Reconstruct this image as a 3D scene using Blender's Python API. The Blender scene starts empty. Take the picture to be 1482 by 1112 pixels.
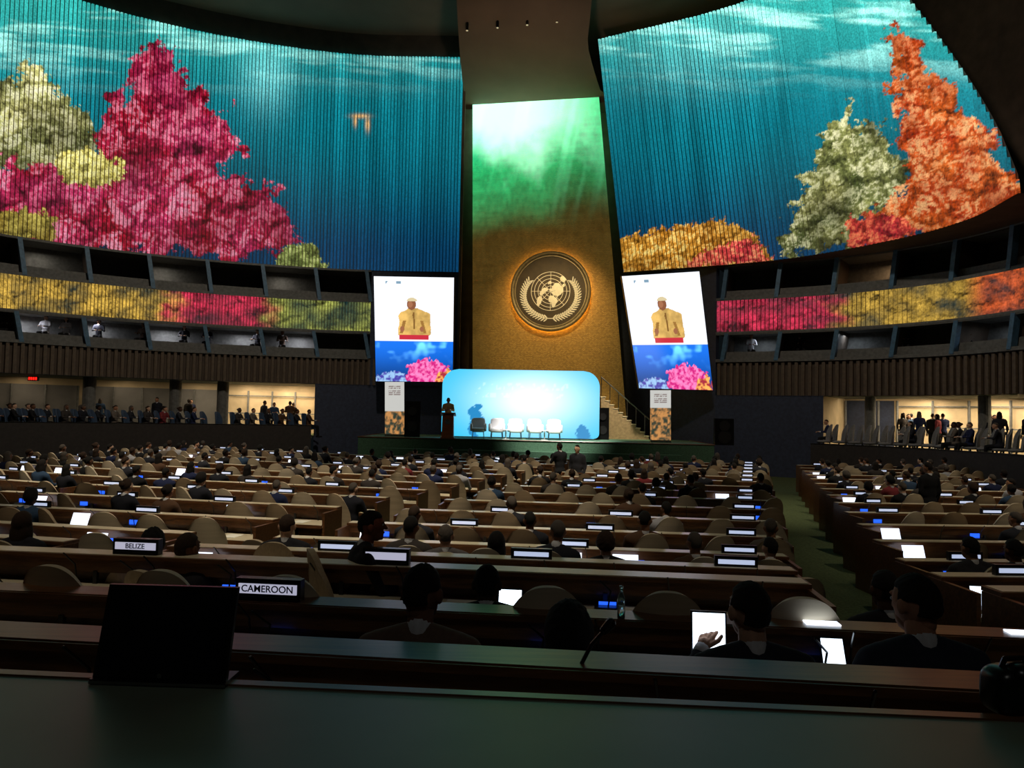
import bpy, math, random
import numpy as np
from mathutils import Vector
random.seed(7); rng=np.random.default_rng(7)
sc=bpy.context.scene
sc.view_settings.view_transform='Standard'
sc.view_settings.look='None'
# ------------------------------------------------------------ camera model
W,H=1482,1112; F=1070.0
CAM=np.array([0,0,2.0]); PIT=math.atan(44/F); RHO=.02
fw=np.array([0,math.cos(PIT),math.sin(PIT)])
r0=np.array([1.,0,0]); u0=np.array([0,-math.sin(PIT),math.cos(PIT)])
rt=r0*math.cos(RHO)+u0*math.sin(RHO); up=-r0*math.sin(RHO)+u0*math.cos(RHO)
def ray(px,py): return fw+rt*(px-741)/F+up*(556-py)/F
def at_y(px,py,Y):
    d=ray(px,py); return CAM+d*(Y/d[1])
def at_z(px,py,z):
    d=ray(px,py); return CAM+d*((z-2.0)/d[2])
def proj(P):
    d=np.asarray(P,float)-CAM; w=d@fw
    w=np.where(w<.1,.1,w)
    return 741+F*(d@rt)/w, 556-F*(d@up)/w
cd=bpy.data.cameras.new('camera'); cam=bpy.data.objects.new('camera',cd); sc.collection.objects.link(cam)
cd.sensor_width=36; cd.lens=F*36/W; cd.clip_start=.05; cd.clip_end=200
from mathutils import Matrix
M=Matrix(((rt[0],up[0],-fw[0],CAM[0]),(rt[1],up[1],-fw[1],CAM[1]),(rt[2],up[2],-fw[2],CAM[2]),(0,0,0,1)))
cam.matrix_world=M; sc.camera=cam
wd=bpy.data.worlds.new('world'); sc.world=wd; wd.use_nodes=True
wd.node_tree.nodes['Background'].inputs[0].default_value=(.01,.014,.016,1)
wd.node_tree.nodes['Background'].inputs[1].default_value=.3
# ------------------------------------------------------------ helpers
def lin(c):
    c=np.asarray(c,float)/255.
    return np.where(c<=.04045,c/12.92,((c+.055)/1.055)**2.4)
def L4(c): return tuple(float(v) for v in lin(c))+(1.,)
def _h(ix,iy,s):
    v=np.sin(ix*127.1+iy*311.7+s*74.7)*43758.5453
    return v-np.floor(v)
def vn(x,y,s=0):
    x=np.asarray(x,float);y=np.asarray(y,float)
    ix=np.floor(x);iy=np.floor(y);fx=x-ix;fy=y-iy
    fx=fx*fx*(3-2*fx);fy=fy*fy*(3-2*fy)
    return (_h(ix,iy,s)*(1-fx)+_h(ix+1,iy,s)*fx)*(1-fy)+(_h(ix,iy+1,s)*(1-fx)+_h(ix+1,iy+1,s)*fx)*fy
def fbm(x,y,o=4,s=0):
    t=0;a=.5;n=0
    for i in range(o):
        t=t+a*vn(x*2**i,y*2**i,s+i*3.1);n+=a;a*=.55
    return t/n
def worley(x,y,s=0):
    ix=np.floor(x);iy=np.floor(y);best=np.full(x.shape,9.);bx=np.zeros(x.shape);by=np.zeros(x.shape);bh=np.zeros(x.shape)
    for a in(-1,0,1):
        for b in(-1,0,1):
            cx=ix+a+_h(ix+a,iy+b,s);cy=iy+b+_h(ix+a,iy+b,s+5.3);dx=x-cx;dy=y-cy;d=dx*dx+dy*dy;m=d<best
            best=np.where(m,d,best);bx=np.where(m,dx,bx);by=np.where(m,dy,by);bh=np.where(m,_h(ix+a,iy+b,s+9.1),bh)
    return np.sqrt(best),bx,by,bh
def ss(a,b,x):
    t=np.clip((x-a)/(b-a),0,1);return t*t*(3-2*t)
def inpoly(x,y,poly):
    inside=np.zeros(x.shape,bool);n=len(poly)
    for i in range(n):
        x1,y1=poly[i];x2,y2=poly[(i+1)%n]
        if y1==y2: continue
        c=((y1>y)!=(y2>y))&(x<(x2-x1)*(y-y1)/(y2-y1)+x1)
        inside^=c
    return inside
# materials
def newmat(name):
    m=bpy.data.materials.new(name);m.use_nodes=True
    nt=m.node_tree;return m,nt,nt.nodes['Principled BSDF']
def mat_plain(name,c,rough=.6,metal=0,emit=None,es=0,var=.25,scale=8,spec=.5,sample=True):
    m,nt,b=newmat(name)
    c=lin(c)
    tc=nt.nodes.new('ShaderNodeTexCoord');n=nt.nodes.new('ShaderNodeTexNoise');n.inputs['Scale'].default_value=scale
    n.inputs['Detail'].default_value=4
    cr=nt.nodes.new('ShaderNodeValToRGB')
    cr.color_ramp.elements[0].position=.3;cr.color_ramp.elements[1].position=.7
    cr.color_ramp.elements[0].color=tuple(c*(1-var))+(1,);cr.color_ramp.elements[1].color=tuple(np.minimum(c*(1+var),1))+(1,)
    nt.links.new(tc.outputs['Object'],n.inputs['Vector']);nt.links.new(n.outputs['Fac'],cr.inputs[0]);nt.links.new(cr.outputs[0],b.inputs['Base Color'])
    b.inputs['Roughness'].default_value=rough;b.inputs['Metallic'].default_value=metal
    b.inputs['Specular IOR Level'].default_value=spec
    if emit is not None:
        b.inputs['Emission Color'].default_value=L4(emit);b.inputs['Emission Strength'].default_value=es
        if not sample: m.cycles.emission_sampling='NONE'
    return m
def mat_wood(name,c1,c2,rough=.4,sc_=(1,12,12)):
    m,nt,b=newmat(name)
    tc=nt.nodes.new('ShaderNodeTexCoord');mp=nt.nodes.new('ShaderNodeMapping');mp.inputs['Scale'].default_value=sc_
    n=nt.nodes.new('ShaderNodeTexNoise');n.inputs['Scale'].default_value=3;n.inputs['Detail'].default_value=6;n.inputs['Distortion'].default_value=.6
    cr=nt.nodes.new('ShaderNodeValToRGB');cr.color_ramp.elements[0].position=.3;cr.color_ramp.elements[1].position=.7
    cr.color_ramp.elements[0].color=L4(c1);cr.color_ramp.elements[1].color=L4(c2)
    nt.links.new(tc.outputs['Object'],mp.inputs[0]);nt.links.new(mp.outputs[0],n.inputs['Vector']);nt.links.new(n.outputs['Fac'],cr.inputs[0]);nt.links.new(cr.outputs[0],b.inputs['Base Color'])
    b.inputs['Roughness'].default_value=rough;return m
def mat_v(name,rough=.7,metal=0,spec=.3,sheen=0):
    m,nt,b=newmat(name)
    a=nt.nodes.new('ShaderNodeAttribute');a.attribute_name='Col'
    n=nt.nodes.new('ShaderNodeTexNoise');n.inputs['Scale'].default_value=30
    mx=nt.nodes.new('ShaderNodeMix');mx.data_type='RGBA';mx.blend_type='MULTIPLY';mx.inputs[0].default_value=.4
    nt.links.new(a.outputs['Color'],mx.inputs[6]);nt.links.new(n.outputs['Fac'],mx.inputs[7]);
    nt.links.new(mx.outputs[2],b.inputs['Base Color'])
    b.inputs['Roughness'].default_value=rough;b.inputs['Metallic'].default_value=metal;b.inputs['Specular IOR Level'].default_value=spec
    return m
def mat_ve(name,es=1.,nscale=0,namt=0,base=(18,20,22)):
    m,nt,b=newmat(name)
    a=nt.nodes.new('ShaderNodeAttribute');a.attribute_name='Col'
    out=a.outputs['Color']
    if namt>0:
        tc=nt.nodes.new('ShaderNodeTexCoord')
        n=nt.nodes.new('ShaderNodeTexNoise');n.inputs['Scale'].default_value=nscale;n.inputs['Detail'].default_value=5
        cr=nt.nodes.new('ShaderNodeValToRGB');cr.color_ramp.elements[0].position=.35;cr.color_ramp.elements[1].position=.62
        cr.color_ramp.elements[0].color=(1-namt,)*3+(1,);cr.color_ramp.elements[1].color=(1+namt*.6,)*3+(1,)
        mx=nt.nodes.new('ShaderNodeMix');mx.data_type='RGBA';mx.blend_type='MULTIPLY';mx.inputs[0].default_value=1
        nt.links.new(tc.outputs['Object'],n.inputs['Vector']);nt.links.new(n.outputs['Fac'],cr.inputs[0])
        nt.links.new(out,mx.inputs[6]);nt.links.new(cr.outputs[0],mx.inputs[7]);out=mx.outputs[2]
    nt.links.new(out,b.inputs['Emission Color']);b.inputs['Emission Strength'].default_value=es
    b.inputs['Base Color'].default_value=L4(base);b.inputs['Roughness'].default_value=.7
    return m
# mesh builder
class MB:
    def __init__(s): s.V=[];s.T=[];s.C=[];s.M=[];s.S=[];s.n=0
    def add(s,VT,col=(128,128,128),mat=0,smooth=False,linear=False):
        V,T=VT;V=np.asarray(V,float).reshape(-1,3);T=np.asarray(T,int).reshape(-1,3)
        if len(T)==0: return s
        s.V.append(V);s.T.append(T+s.n);s.n+=len(V)
        c=np.asarray(col,float)
        if not linear: c=lin(c)
        if c.ndim==1: c=np.tile(c,(len(T)*3,1))
        elif len(c)==len(T): c=np.repeat(c,3,axis=0)
        elif len(c)==len(V): c=c[T.reshape(-1)]
        s.C.append(c)
        m=np.asarray(mat);s.M.append(np.full(len(T),int(m)) if m.ndim==0 else m)
        s.S.append(np.full(len(T),smooth));return s
    def obj(s,name,mats,parent=None):
        V=np.concatenate(s.V);T=np.concatenate(s.T);C=np.concatenate(s.C);Mi=np.concatenate(s.M);S=np.concatenate(s.S)
        me=bpy.data.meshes.new(name)
        me.vertices.add(len(V));me.vertices.foreach_set('co',V.astype(np.float32).ravel())
        me.loops.add(len(T)*3);me.loops.foreach_set('vertex_index',T.astype(np.int32).ravel())
        me.polygons.add(len(T));me.polygons.foreach_set('loop_start',np.arange(0,len(T)*3,3,dtype=np.int32))
        me.polygons.foreach_set('material_index',Mi.astype(np.int32));me.polygons.foreach_set('use_smooth',S.astype(bool))
        me.update(calc_edges=True)
        a=me.color_attributes.new('Col','FLOAT_COLOR','CORNER')
        a.data.foreach_set('color',np.hstack([C,np.ones((len(C),1))]).astype(np.float32).ravel())
        for m in mats: me.materials.append(m)
        o=bpy.data.objects.new(name,me);sc.collection.objects.link(o)
        if parent is not None: o.parent=parent
        return o
def quadT(a,b,c,d): return [(a,b,c),(a,c,d)]
def box(x0,x1,y0,y1,z0,z1):
    V=[(x0,y0,z0),(x1,y0,z0),(x1,y1,z0),(x0,y1,z0),(x0,y0,z1),(x1,y0,z1),(x1,y1,z1),(x0,y1,z1)]
    T=quadT(3,2,1,0)+quadT(4,5,6,7)+quadT(0,1,5,4)+quadT(1,2,6,5)+quadT(2,3,7,6)+quadT(3,0,4,7)
    return np.array(V,float),np.array(T)
def hexa(P8):
    T=quadT(3,2,1,0)+quadT(4,5,6,7)+quadT(0,1,5,4)+quadT(1,2,6,5)+quadT(2,3,7,6)+quadT(3,0,4,7)
    return np.array(P8,float),np.array(T)
def gridVT(P):
    n,m=P.shape[:2];idx=np.arange(n*m).reshape(n,m)
    a=idx[:-1,:-1].ravel();b=idx[:-1,1:].ravel();c=idx[1:,1:].ravel();d=idx[1:,:-1].ravel()
    return P.reshape(-1,3),np.concatenate([np.stack([a,b,c],1),np.stack([a,c,d],1)])
def ell(c,r,nu=16,nv=10,e=1.0):
    th=np.linspace(0,2*math.pi,nu+1);ph=np.linspace(-math.pi/2,math.pi/2,nv+1)
    f=lambda v:np.sign(v)*np.abs(v)**e
    TH,PH=np.meshgrid(th,ph)
    P=np.stack([f(np.cos(PH))*f(np.cos(TH))*r[0]+c[0],f(np.cos(PH))*f(np.sin(TH))*r[1]+c[1],f(np.sin(PH))*r[2]+c[2]],-1)
    return gridVT(P)
def cap(p0,p1,ra,rb,n=10,h=3,closed=True):
    p0=np.array(p0,float);p1=np.array(p1,float);d=p1-p0;L=np.linalg.norm(d);d=d/max(L,1e-9)
    a=np.array([0,0,1.]) if abs(d[2])<.9 else np.array([1.,0,0])
    u=np.cross(d,a);u/=np.linalg.norm(u);v=np.cross(d,u)
    rows=[]
    for k in range(h+1):
        t=math.pi/2*k/h;rows.append((p0-d*ra*math.cos(t),max(ra*math.sin(t),1e-4)))
    for k in range(h+1):
        t=math.pi/2*k/h;rows.append((p1+d*rb*math.sin(t),max(rb*math.cos(t),1e-4)))
    th=np.linspace(0,2*math.pi,n+1)
    P=np.array([[c+r*(math.cos(t)*u+math.sin(t)*v) for t in th] for c,r in rows])
    return gridVT(P)
def cyl(p0,p1,r,n=12,r2=None):
    p0=np.array(p0,float);p1=np.array(p1,float);d=p1-p0;d/=max(np.linalg.norm(d),1e-9)
    a=np.array([0,0,1.]) if abs(d[2])<.9 else np.array([1.,0,0])
    u=np.cross(d,a);u/=np.linalg.norm(u);v=np.cross(d,u);r2=r if r2 is None else r2
    th=np.linspace(0,2*math.pi,n+1)
    P=np.array([[c+q*(math.cos(t)*u+math.sin(t)*v) for t in th] for c,q in ((p0,1e-4),(p0,r),(p1,r2),(p1,1e-4))])
    return gridVT(P)
def pipe(pts,r,n=8):
    A=MB()
    for i in range(len(pts)-1): A.add(cap(pts[i],pts[i+1],r,r,n,2))
    return np.concatenate(A.V),np.concatenate(A.T)
def cat(*l):
    V=[];T=[];n=0
    for v,t in l: V.append(v);T.append(np.asarray(t)+n);n+=len(v)
    return np.concatenate(V),np.concatenate(T)
def xf(VT,pos=(0,0,0),yaw=0,s=1.):
    V,T=VT;c,si=math.cos(yaw),math.sin(yaw)
    V=V*s
    return np.stack([V[:,0]*c-V[:,1]*si+pos[0],V[:,0]*si+V[:,1]*c+pos[1],V[:,2]+pos[2]],1),T
def catmull(pts,n=24):
    P=np.array(pts,float);P=np.vstack([2*P[0]-P[1],P,2*P[-1]-P[-2]]);o=[]
    for i in range(1,len(P)-2):
        for k in range(n):
            t=k/n;a,b,c,d=P[i-1],P[i],P[i+1],P[i+2]
            o.append(.5*((2*b)+(-a+c)*t+(2*a-5*b+4*c-d)*t*t+(-a+3*b-3*c+d)*t**3))
    o.append(P[-2]);return np.array(o)
class Curve:
    def __init__(s,pts):
        s.P=catmull(pts);d=np.linalg.norm(np.diff(s.P,axis=0),axis=1);s.s=np.concatenate([[0],np.cumsum(d)]);s.L=s.s[-1]
    def at(s,t):
        t=np.asarray(t,float);return np.stack([np.interp(t,s.s,s.P[:,0]),np.interp(t,s.s,s.P[:,1])],-1)
    def nrm(s,t):
        a=s.at(np.clip(t-.15,0,s.L));b=s.at(np.clip(t+.15,0,s.L));d=b-a;d/=np.linalg.norm(d,axis=-1,keepdims=True)
        n=np.stack([d[...,1],-d[...,0]],-1);c=s.at(t)-np.array([-2,12.])
        sg=np.sign((n*c).sum(-1));return n*sg[...,None],d
    def pt(s,t,off,z):
        t=np.asarray(t,float);p=s.at(t);n,_=s.nrm(t);p=p+n*off
        return np.concatenate([p,np.broadcast_to(np.asarray(z,float),t.shape)[...,None]],-1)
    def s_of_px(s,px):
        t=np.linspace(0,s.L,600);q=s.pt(t,0,5.);x,_=proj(q);m=q[:,1]>3
        return float(t[m][np.argmin(abs(x[m]-px))])
def strip(cv,s0,s1,offa,za,offb,zb,n=60):
    t=np.linspace(s0,s1,n);return gridVT(np.stack([cv.pt(t,offa,za),cv.pt(t,offb,zb)]))
FY=[-5,1.78,1.80,2.58,2.6,4.2,5.1,6.7,8.4,20,45];FZ=[.6,.6,.23,.23,.0,-.03,-.1,-.35,-.5,-.58,-.6]
def fz(y): return float(np.interp(y,FY,FZ))
# ------------------------------------------------------------ materials
m_carpet=mat_plain('carpet_green',(74,84,56),.95,var=.3,scale=25,spec=.1)
m_wood=mat_wood('desk_wood',(78,48,28),(116,76,44),.3)
m_top=mat_plain('desk_laminate',(218,206,178),.28,var=.06,scale=3)
m_dark=mat_plain('dark_metal',(22,22,24),.45)
m_black=mat_plain('black_plastic',(10,10,12),.3,var=.1)
m_wallD=mat_plain('dark_wall',(74,62,52),.8,scale=2)
m_wallF=mat_plain('front_wall',(104,90,74),.75,scale=1.5)
m_wallB=mat_plain('blue_wall',(46,54,76),.7)
m_bar=mat_plain('gallery_barrier',(44,38,36),.7)
m_ceil=mat_plain('ceiling_paint',(104,84,66),.85,scale=.6,var=.12)
m_slab=mat_plain('slab_concrete',(96,96,94),.7)
m_post=mat_plain('booth_post',(64,100,128),.5)
m_lobby=mat_plain('lobby_wall',(190,170,136),.7,scale=1.5,var=.15)
m_lobbyG=mat_plain('lobby_grey',(110,108,106),.7,scale=1.5,var=.15)
m_cloth=mat_v('clothing',.9)
m_chrome=mat_plain('metal_satin',(150,150,150),.3,1)
# ------------------------------------------------------------ picture painting on slats
WARP=lambda x,y,a,s,seed:(x+(fbm(x/s,y/s,4,seed)-.5)*a,y+(fbm(x/s,y/s,4,seed+9)-.5)*a)
def lobes(x,y,scl,seed):
    wx,wy=WARP(x,y,scl*1.1,scl*.5,seed)
    t=0
    for sc_,w,sd in ((1.,.50,0),(.45,.40,3),(.2,.30,6)):
        f,dx,dy,h=worley(wx/(scl*sc_),wy/(scl*sc_),seed+sd)
        t=t+w*np.clip(1.05-f,0,1)*np.clip(.85-dy*.9-dx*.35,.05,1.6)
        if sd==0: h0=h
    n=fbm(x/4,y/4,2,seed+8)
    return ss(.12,.95,t+(n-.5)*.35),h0
def coral(c,x,y,poly,cols,seed,amp=44,scl=15,tex=34,dark=.5):
    wx,wy=WARP(x,y,amp,scl,seed);wx,wy=WARP(wx,wy,16,4.5,seed+2)
    m=inpoly(wx,wy,poly)
    k,h=lobes(x,y,tex,seed)
    n2=np.clip(fbm(x/40,y/40,3,seed+15)*1.6-.35+.25*(h-.5),0,1)
    ca,cb,cc=lin(cols[0]),lin(cols[1]),lin(cols[2])
    col=ca*(1-n2[...,None])+cb*n2[...,None]
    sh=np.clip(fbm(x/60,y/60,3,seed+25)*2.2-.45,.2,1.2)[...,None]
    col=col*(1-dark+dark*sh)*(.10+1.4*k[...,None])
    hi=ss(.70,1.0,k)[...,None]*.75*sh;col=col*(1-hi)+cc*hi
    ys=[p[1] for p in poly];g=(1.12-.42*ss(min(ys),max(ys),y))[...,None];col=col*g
    c[m]=col[m];return c
def water(x,y,side):
    t=np.clip(y/400,-.3,1)
    a=lin((58,192,182));b=lin((12,128,144));d=lin((8,62,100))
    c=np.where((t<.45)[...,None],a+(b-a)*ss(-.1,.45,t)[...,None],b+(d-b)*ss(.4,.95,t)[...,None])
    w=fbm(x/110+y/50,y/13-x/150,5,3+side);h=ss(.47,.78,w)*ss(150,10,y)
    c=c+h[...,None]*lin((200,250,232))*.95
    sh=fbm(x/26,y/300,3,44+side);c=c*(.60+.8*sh[...,None])
    blob=np.exp(-((x-385)/34)**2-((y-105)/50)**2)*.5 if side==0 else np.exp(-((x-1000)/90)**2-((y-60)/60)**2)*.3
    c=c+blob[...,None]*lin((150,230,225));return c
PINK=[(222,52),(212,72),(188,88),(196,128),(150,160),(138,232),(110,250),(60,236),(-60,240),(-60,350),(60,360),(300,372),(436,360),(430,308),(402,270),(345,262),(322,242),(362,218),(345,190),(312,150),(268,110),(246,96),(238,56)]
GRN=[(-40,105),(20,118),(45,92),(62,98),(75,122),(98,150),(136,170),(140,212),(120,238),(60,246),(-40,246)]
def picL(x,y):
    x=np.where(x<-40,-80-x,x)
    c=water(x,y,0)
    dk=ss(520,120,x)*ss(150,330,y);c=c*(1-.55*dk[...,None])
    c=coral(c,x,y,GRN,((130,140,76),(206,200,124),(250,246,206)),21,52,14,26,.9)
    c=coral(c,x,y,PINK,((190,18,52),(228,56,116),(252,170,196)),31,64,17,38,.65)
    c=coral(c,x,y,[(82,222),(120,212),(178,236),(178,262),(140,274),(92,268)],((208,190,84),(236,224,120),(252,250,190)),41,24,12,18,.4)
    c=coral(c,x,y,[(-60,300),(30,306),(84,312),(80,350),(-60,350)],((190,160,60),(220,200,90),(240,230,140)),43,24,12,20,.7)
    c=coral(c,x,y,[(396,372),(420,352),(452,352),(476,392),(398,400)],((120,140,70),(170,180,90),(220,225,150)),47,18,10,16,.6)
    f=np.exp(-((x-521)/11)**2-((y-168)/3)**2)+np.exp(-((x-514)/2.5)**2-((y-176)/7)**2)+np.exp(-((x-532)/3)**2-((y-180)/9)**2)
    f=np.clip(f,0,1)[...,None];c=c*(1-f)+lin((245,190,120))*f
    return c
ORG=[(1286,42),(1322,42),(1346,100),(1380,128),(1392,165),(1424,180),(1452,236),(1500,262),(1500,330),(1400,334),(1290,356),(1225,352),(1258,310),(1300,280),(1310,230),(1298,150)]
GR2=[(1226,152),(1244,176),(1288,186),(1302,230),(1322,268),(1272,310),(1244,350),(1126,380),(1150,290),(1178,240),(1196,190)]
def picR(x,y):
    c=water(x,y,1)
    dk=ss(1080,1300,x)*ss(120,300,y);c=c*(1-.45*dk[...,None])
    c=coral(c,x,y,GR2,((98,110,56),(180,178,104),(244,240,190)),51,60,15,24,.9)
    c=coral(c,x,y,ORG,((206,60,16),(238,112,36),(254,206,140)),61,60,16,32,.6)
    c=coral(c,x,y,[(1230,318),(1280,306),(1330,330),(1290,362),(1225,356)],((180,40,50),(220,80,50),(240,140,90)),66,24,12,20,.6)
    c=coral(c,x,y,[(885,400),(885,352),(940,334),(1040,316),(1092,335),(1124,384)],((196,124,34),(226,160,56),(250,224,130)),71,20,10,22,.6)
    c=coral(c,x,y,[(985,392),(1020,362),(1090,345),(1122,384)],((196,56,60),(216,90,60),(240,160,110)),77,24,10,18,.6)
    return c
def bandpic(x,y):
    x=np.where(x<0,-x,x)
    k,_=lobes(x,y*1.3,24,81);k=k[...,None]
    ye,ol,pk,og=lin((206,166,70)),lin((140,146,70)),lin((206,50,80)),lin((220,96,46))
    one=np.ones(x.shape+(3,))
    def mixw(a,b,s0,s1):
        wv=ss(s0,s1,x+(fbm(x/20,y/14,3,88)-.5)*70)[...,None];return a*(1-wv)+b*wv
    a=mixw(ye*one,pk,225,265);wv=ss(370,410,x+(fbm(x/20,y/14,3,89)-.5)*60)[...,None];a=a*(1-wv)+ol*1.2*wv
    b=mixw(pk*one,ye*.7,1190,1235);wv=ss(1390,1430,x)[...,None];b=b*(1-wv)+og*wv
    c=np.where((x<741)[...,None],a,b)
    n=np.clip(fbm(x/36,y/22,3,90)*2.6-.65,.08,1.2)[...,None]
    c=c*(.05+1.2*k)*(.15+.8*n)
    return c+lin((20,80,90))*.3*(1-np.clip(n,0,1))
def slats(name,cvb,cvt,sb,st,zb,zt,n,vres,pic,mat,fill=.78,vmax=None,dep=.09,flat=None):
    mb=MB()
    for i in range(n):
        u=(i+.5)/n
        tb=sb[0]+(sb[1]-sb[0])*u;tt=st[0]+(st[1]-st[0])*u
        pb=cvb.pt(np.array([tb]),0,zb)[0];pt=cvt.pt(np.array([tt]),0,zt)[0]
        nb,db=cvb.nrm(np.array([tb]));nb=np.append(nb[0],0);db=np.append(db[0],0)
        wdt=abs(sb[1]-sb[0])/n*fill;wt=abs(st[1]-st[0])/n*fill
        vm=1 if vmax is None else float(vmax(u))
        if vm<=.01: continue
        v=np.linspace(0,vm,max(2,int(vres*vm)+2))[:,None]
        C=pb+(pt-pb)*v;ww=(wdt+(wt-wdt)*v)
        j=rng.uniform(-.02,.02)
        P=np.stack([C-db*ww*.5+nb*dep,C-db*ww*.4-nb*j,C-nb*(j+.015),C+db*ww*.4-nb*j,C+db*ww*.5+nb*dep],1)
        if flat is None:
            x,y=proj(P);col=pic(x,y)*rng.uniform(.80,1.1)
            mb.add(gridVT(P),col.reshape(-1,3),0,linear=True)
        else: mb.add(gridVT(P),flat,0)
    return mb.obj(name,[mat])
m_slatE=mat_ve('projected_slats',1.05,14,.3)  # projector light is put into the slats' own emission colour
m_rib=mat_plain('dark_rib',(88,74,60),.6)
cL=Curve([(-2.84,37.5),(-9.3,37.3),(-16.4,35),(-21.7,31.2),(-24.6,26),(-25.6,18),(-25.6,8),(-25.6,-4)])
cR=Curve([at_y(900,500,36.6)[:2],at_y(1120,500,33.1)[:2],at_y(1290,500,29)[:2],at_y(1400,500,25.8)[:2],at_y(1475,500,22.7)[:2]])
cRt=Curve([(3.85,35.6),(9.6,32.3),(12.9,28.3),(14.2,25.2),(14.5,22.4)])
cQ=Curve([at_y(1036,500,34.9)[:2],at_y(1200,500,32.5)[:2],at_y(1350,500,29.5)[:2],at_y(1482,500,26)[:2],(18.6,20.5),(18.8,10),(18.8,-4)])
sLm=cL.s_of_px(-420)
slats('projection_panel',cL,cL,(0,sLm),(0,sLm),9.2,20.4,175,230,picL,m_slatE)
vmx=lambda u:np.interp(u,[0,.70,.775,.88,.95,1],[1,1,.72,.40,.20,.02])
slats('projection_panel',cR,cRt,(0,cR.L),(0,cRt.L),9.2,20.5,100,230,picR,m_slatE,vmax=vmx)
s534=cL.s_of_px(536)
slats('projection_band',cL,cL,(s534,sLm),(s534,sLm),6.0,7.6,175,30,bandpic,m_slatE)
sQ2=cQ.s_of_px(1500)+5
slats('projection_band',cQ,cQ,(0,sQ2),(0,sQ2),6.0,7.6,100,30,bandpic,m_slatE)
ZR=3.1
slats('ribbed_balcony_front',cL,cL,(s534-.4,cL.L),(s534-.4,cL.L),3.35,4.7,190,2,None,m_rib,flat=(50,42,36),fill=.6)
slats('ribbed_balcony_front',cQ,cQ,(0,cQ.L),(0,cQ.L),ZR,4.6,150,2,None,m_rib,flat=(50,42,36),fill=.6)
# ------------------------------------------------------------ shell walls
s463=cL.s_of_px(458)
def sidewalls(cv,name,slob,lobstart,top=True,zr=3.35,zb=1.45):
    mb=MB()
    if top: mb.add(strip(cv,0,cv.L,.16,9.2,.16,21.6),mat=0)
    else: mb.add(strip(cv,0,cv.L,1.2,9.2,1.2,21.6),mat=0)
    mb.add(strip(cv,0,cv.L,.14,6.0,.14,7.6),mat=0)
    mb.add(strip(cv,0,cv.L,.14,zr,.14,4.7),mat=0)
    mb.add(strip(cv,0,cv.L,2.0,4.6,2.0,9.3),mat=1)
    mb.add(strip(cv,0,cv.L,-.05,9.2,2.0,9.2),mat=1)
    for z in (7.62,6.02,4.72,zr-.02): mb.add(strip(cv,0,cv.L,-.02,z,2.0 if z>4 else 4.6,z),mat=1)
    for z in (7.62,6.0,4.72): mb.add(strip(cv,slob,cv.L,-.06,z-.07,-.06,z+.07),mat=1)
    for z in (9.12,5.98): mb.add(strip(cv,slob,cv.L,-.08,z,-.08,z+.1),mat=1)
    mb.add(strip(cv,0,lobstart,0.,-.7,0.,zr),mat=2)
    if top: mb.add(strip(cv,0,slob,0.,3.2,0.,9.2),mat=2)
    mb.add(strip(cv,lobstart,cv.L,4.5,.5,4.5,3.4),mat=3)
    mb.add(strip(cv,lobstart,cv.L,-2.2,.7,4.6,.7),mat=4)
    mb.add(strip(cv,lobstart,cv.L,-2.2,-.7,-2.2,.7),mat=5)
    mb.add(strip(cv,lobstart,cv.L,-2.26,-.7,-2.26,zb),mat=5)
    mb.add(strip(cv,lobstart,cv.L,-2.30,zb,-2.16,zb),mat=1)
    a=cv.pt(np.array([lobstart]),0,0)[0];b=cv.pt(np.array([lobstart]),4.5,0)[0]
    mb.add((np.array([[a[0],a[1],.5],[b[0],b[1],.5],[b[0],b[1],3.4],[a[0],a[1],3.4]]),quadT(0,1,2,3)),mat=3)
    return mb.obj(name,[m_wallD,m_slab,m_wallB,m_lobby,m_carpet,m_bar])
sR_l=cQ.s_of_px(1192)
sidewalls(cL,'wall_left',s534,s463,zb=1.3)
sidewalls(cQ,'wall_right',0,sR_l,top=False,zr=ZR,zb=1.05)
mb=MB();t=np.linspace(0,1,50)
mb.add(gridVT(np.stack([cR.pt(t*cR.L*.97,.16,9.2),cRt.pt(t*cRt.L*.97,.16,20.5)*1.0])[:, :36]),mat=0)
uu=np.linspace(.70,.99,16);A=cR.pt(uu*cR.L,.16,9.2);B=cRt.pt(uu*cRt.L,.16,20.5);vm=vmx(uu)[:,None]
mb.add(gridVT(np.stack([A,A+(B-A)*vm])),mat=0)
tq=np.linspace(0,cQ.s_of_px(1500)+3,50)
mb.add(gridVT(np.stack([cR.pt(t*cR.L,0,9.18),cQ.pt(tq,.3,9.18)])),mat=0)
mb.obj('wall_right_panel_backing',[m_wallD])
def posts(cv,s0,s1,step,name,lean):
    mb=MB();s=s0
    while s<s1:
        for z0,z1 in ((7.6,9.2),(4.7,6.0)):
            a=cv.pt(np.array([s]),.05,z0)[0];b=cv.pt(np.array([s+lean]),.05,z1)[0]
            n,d=cv.nrm(np.array([s]));n=np.append(n[0],0)*.14;d=np.append(d[0],0)*.09
            mb.add(hexa([a-d-n,a+d-n,a+d+n,a-d+n,b-d-n,b+d-n,b+d+n,b-d+n]),mat=0)
            a2=cv.pt(np.array([s]),2.,z0)[0];b2=cv.pt(np.array([s+lean]),2.,z1)[0];d=d*.3
            mb.add(hexa([a-d,a+d,a2+d,a2-d,b-d,b+d,b2+d,b2-d]),mat=1)
        s+=step
    mb.obj(name,[m_post,m_wallD])
    mb=MB()
    for z in (8.05,5.15): mb.add(strip(cv,s0,s1,.25,z,.75,z),mat=0);mb.add(strip(cv,s0,s1,.25,z-.5,.25,z),mat=0)
    mb.obj('booth_counter',[m_slab,m_wallD])
posts(cL,s534,cL.L-10,2.55,'booth_posts',.25)
posts(cQ,.3,cQ.L-10,2.4,'booth_posts',.2)
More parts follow.
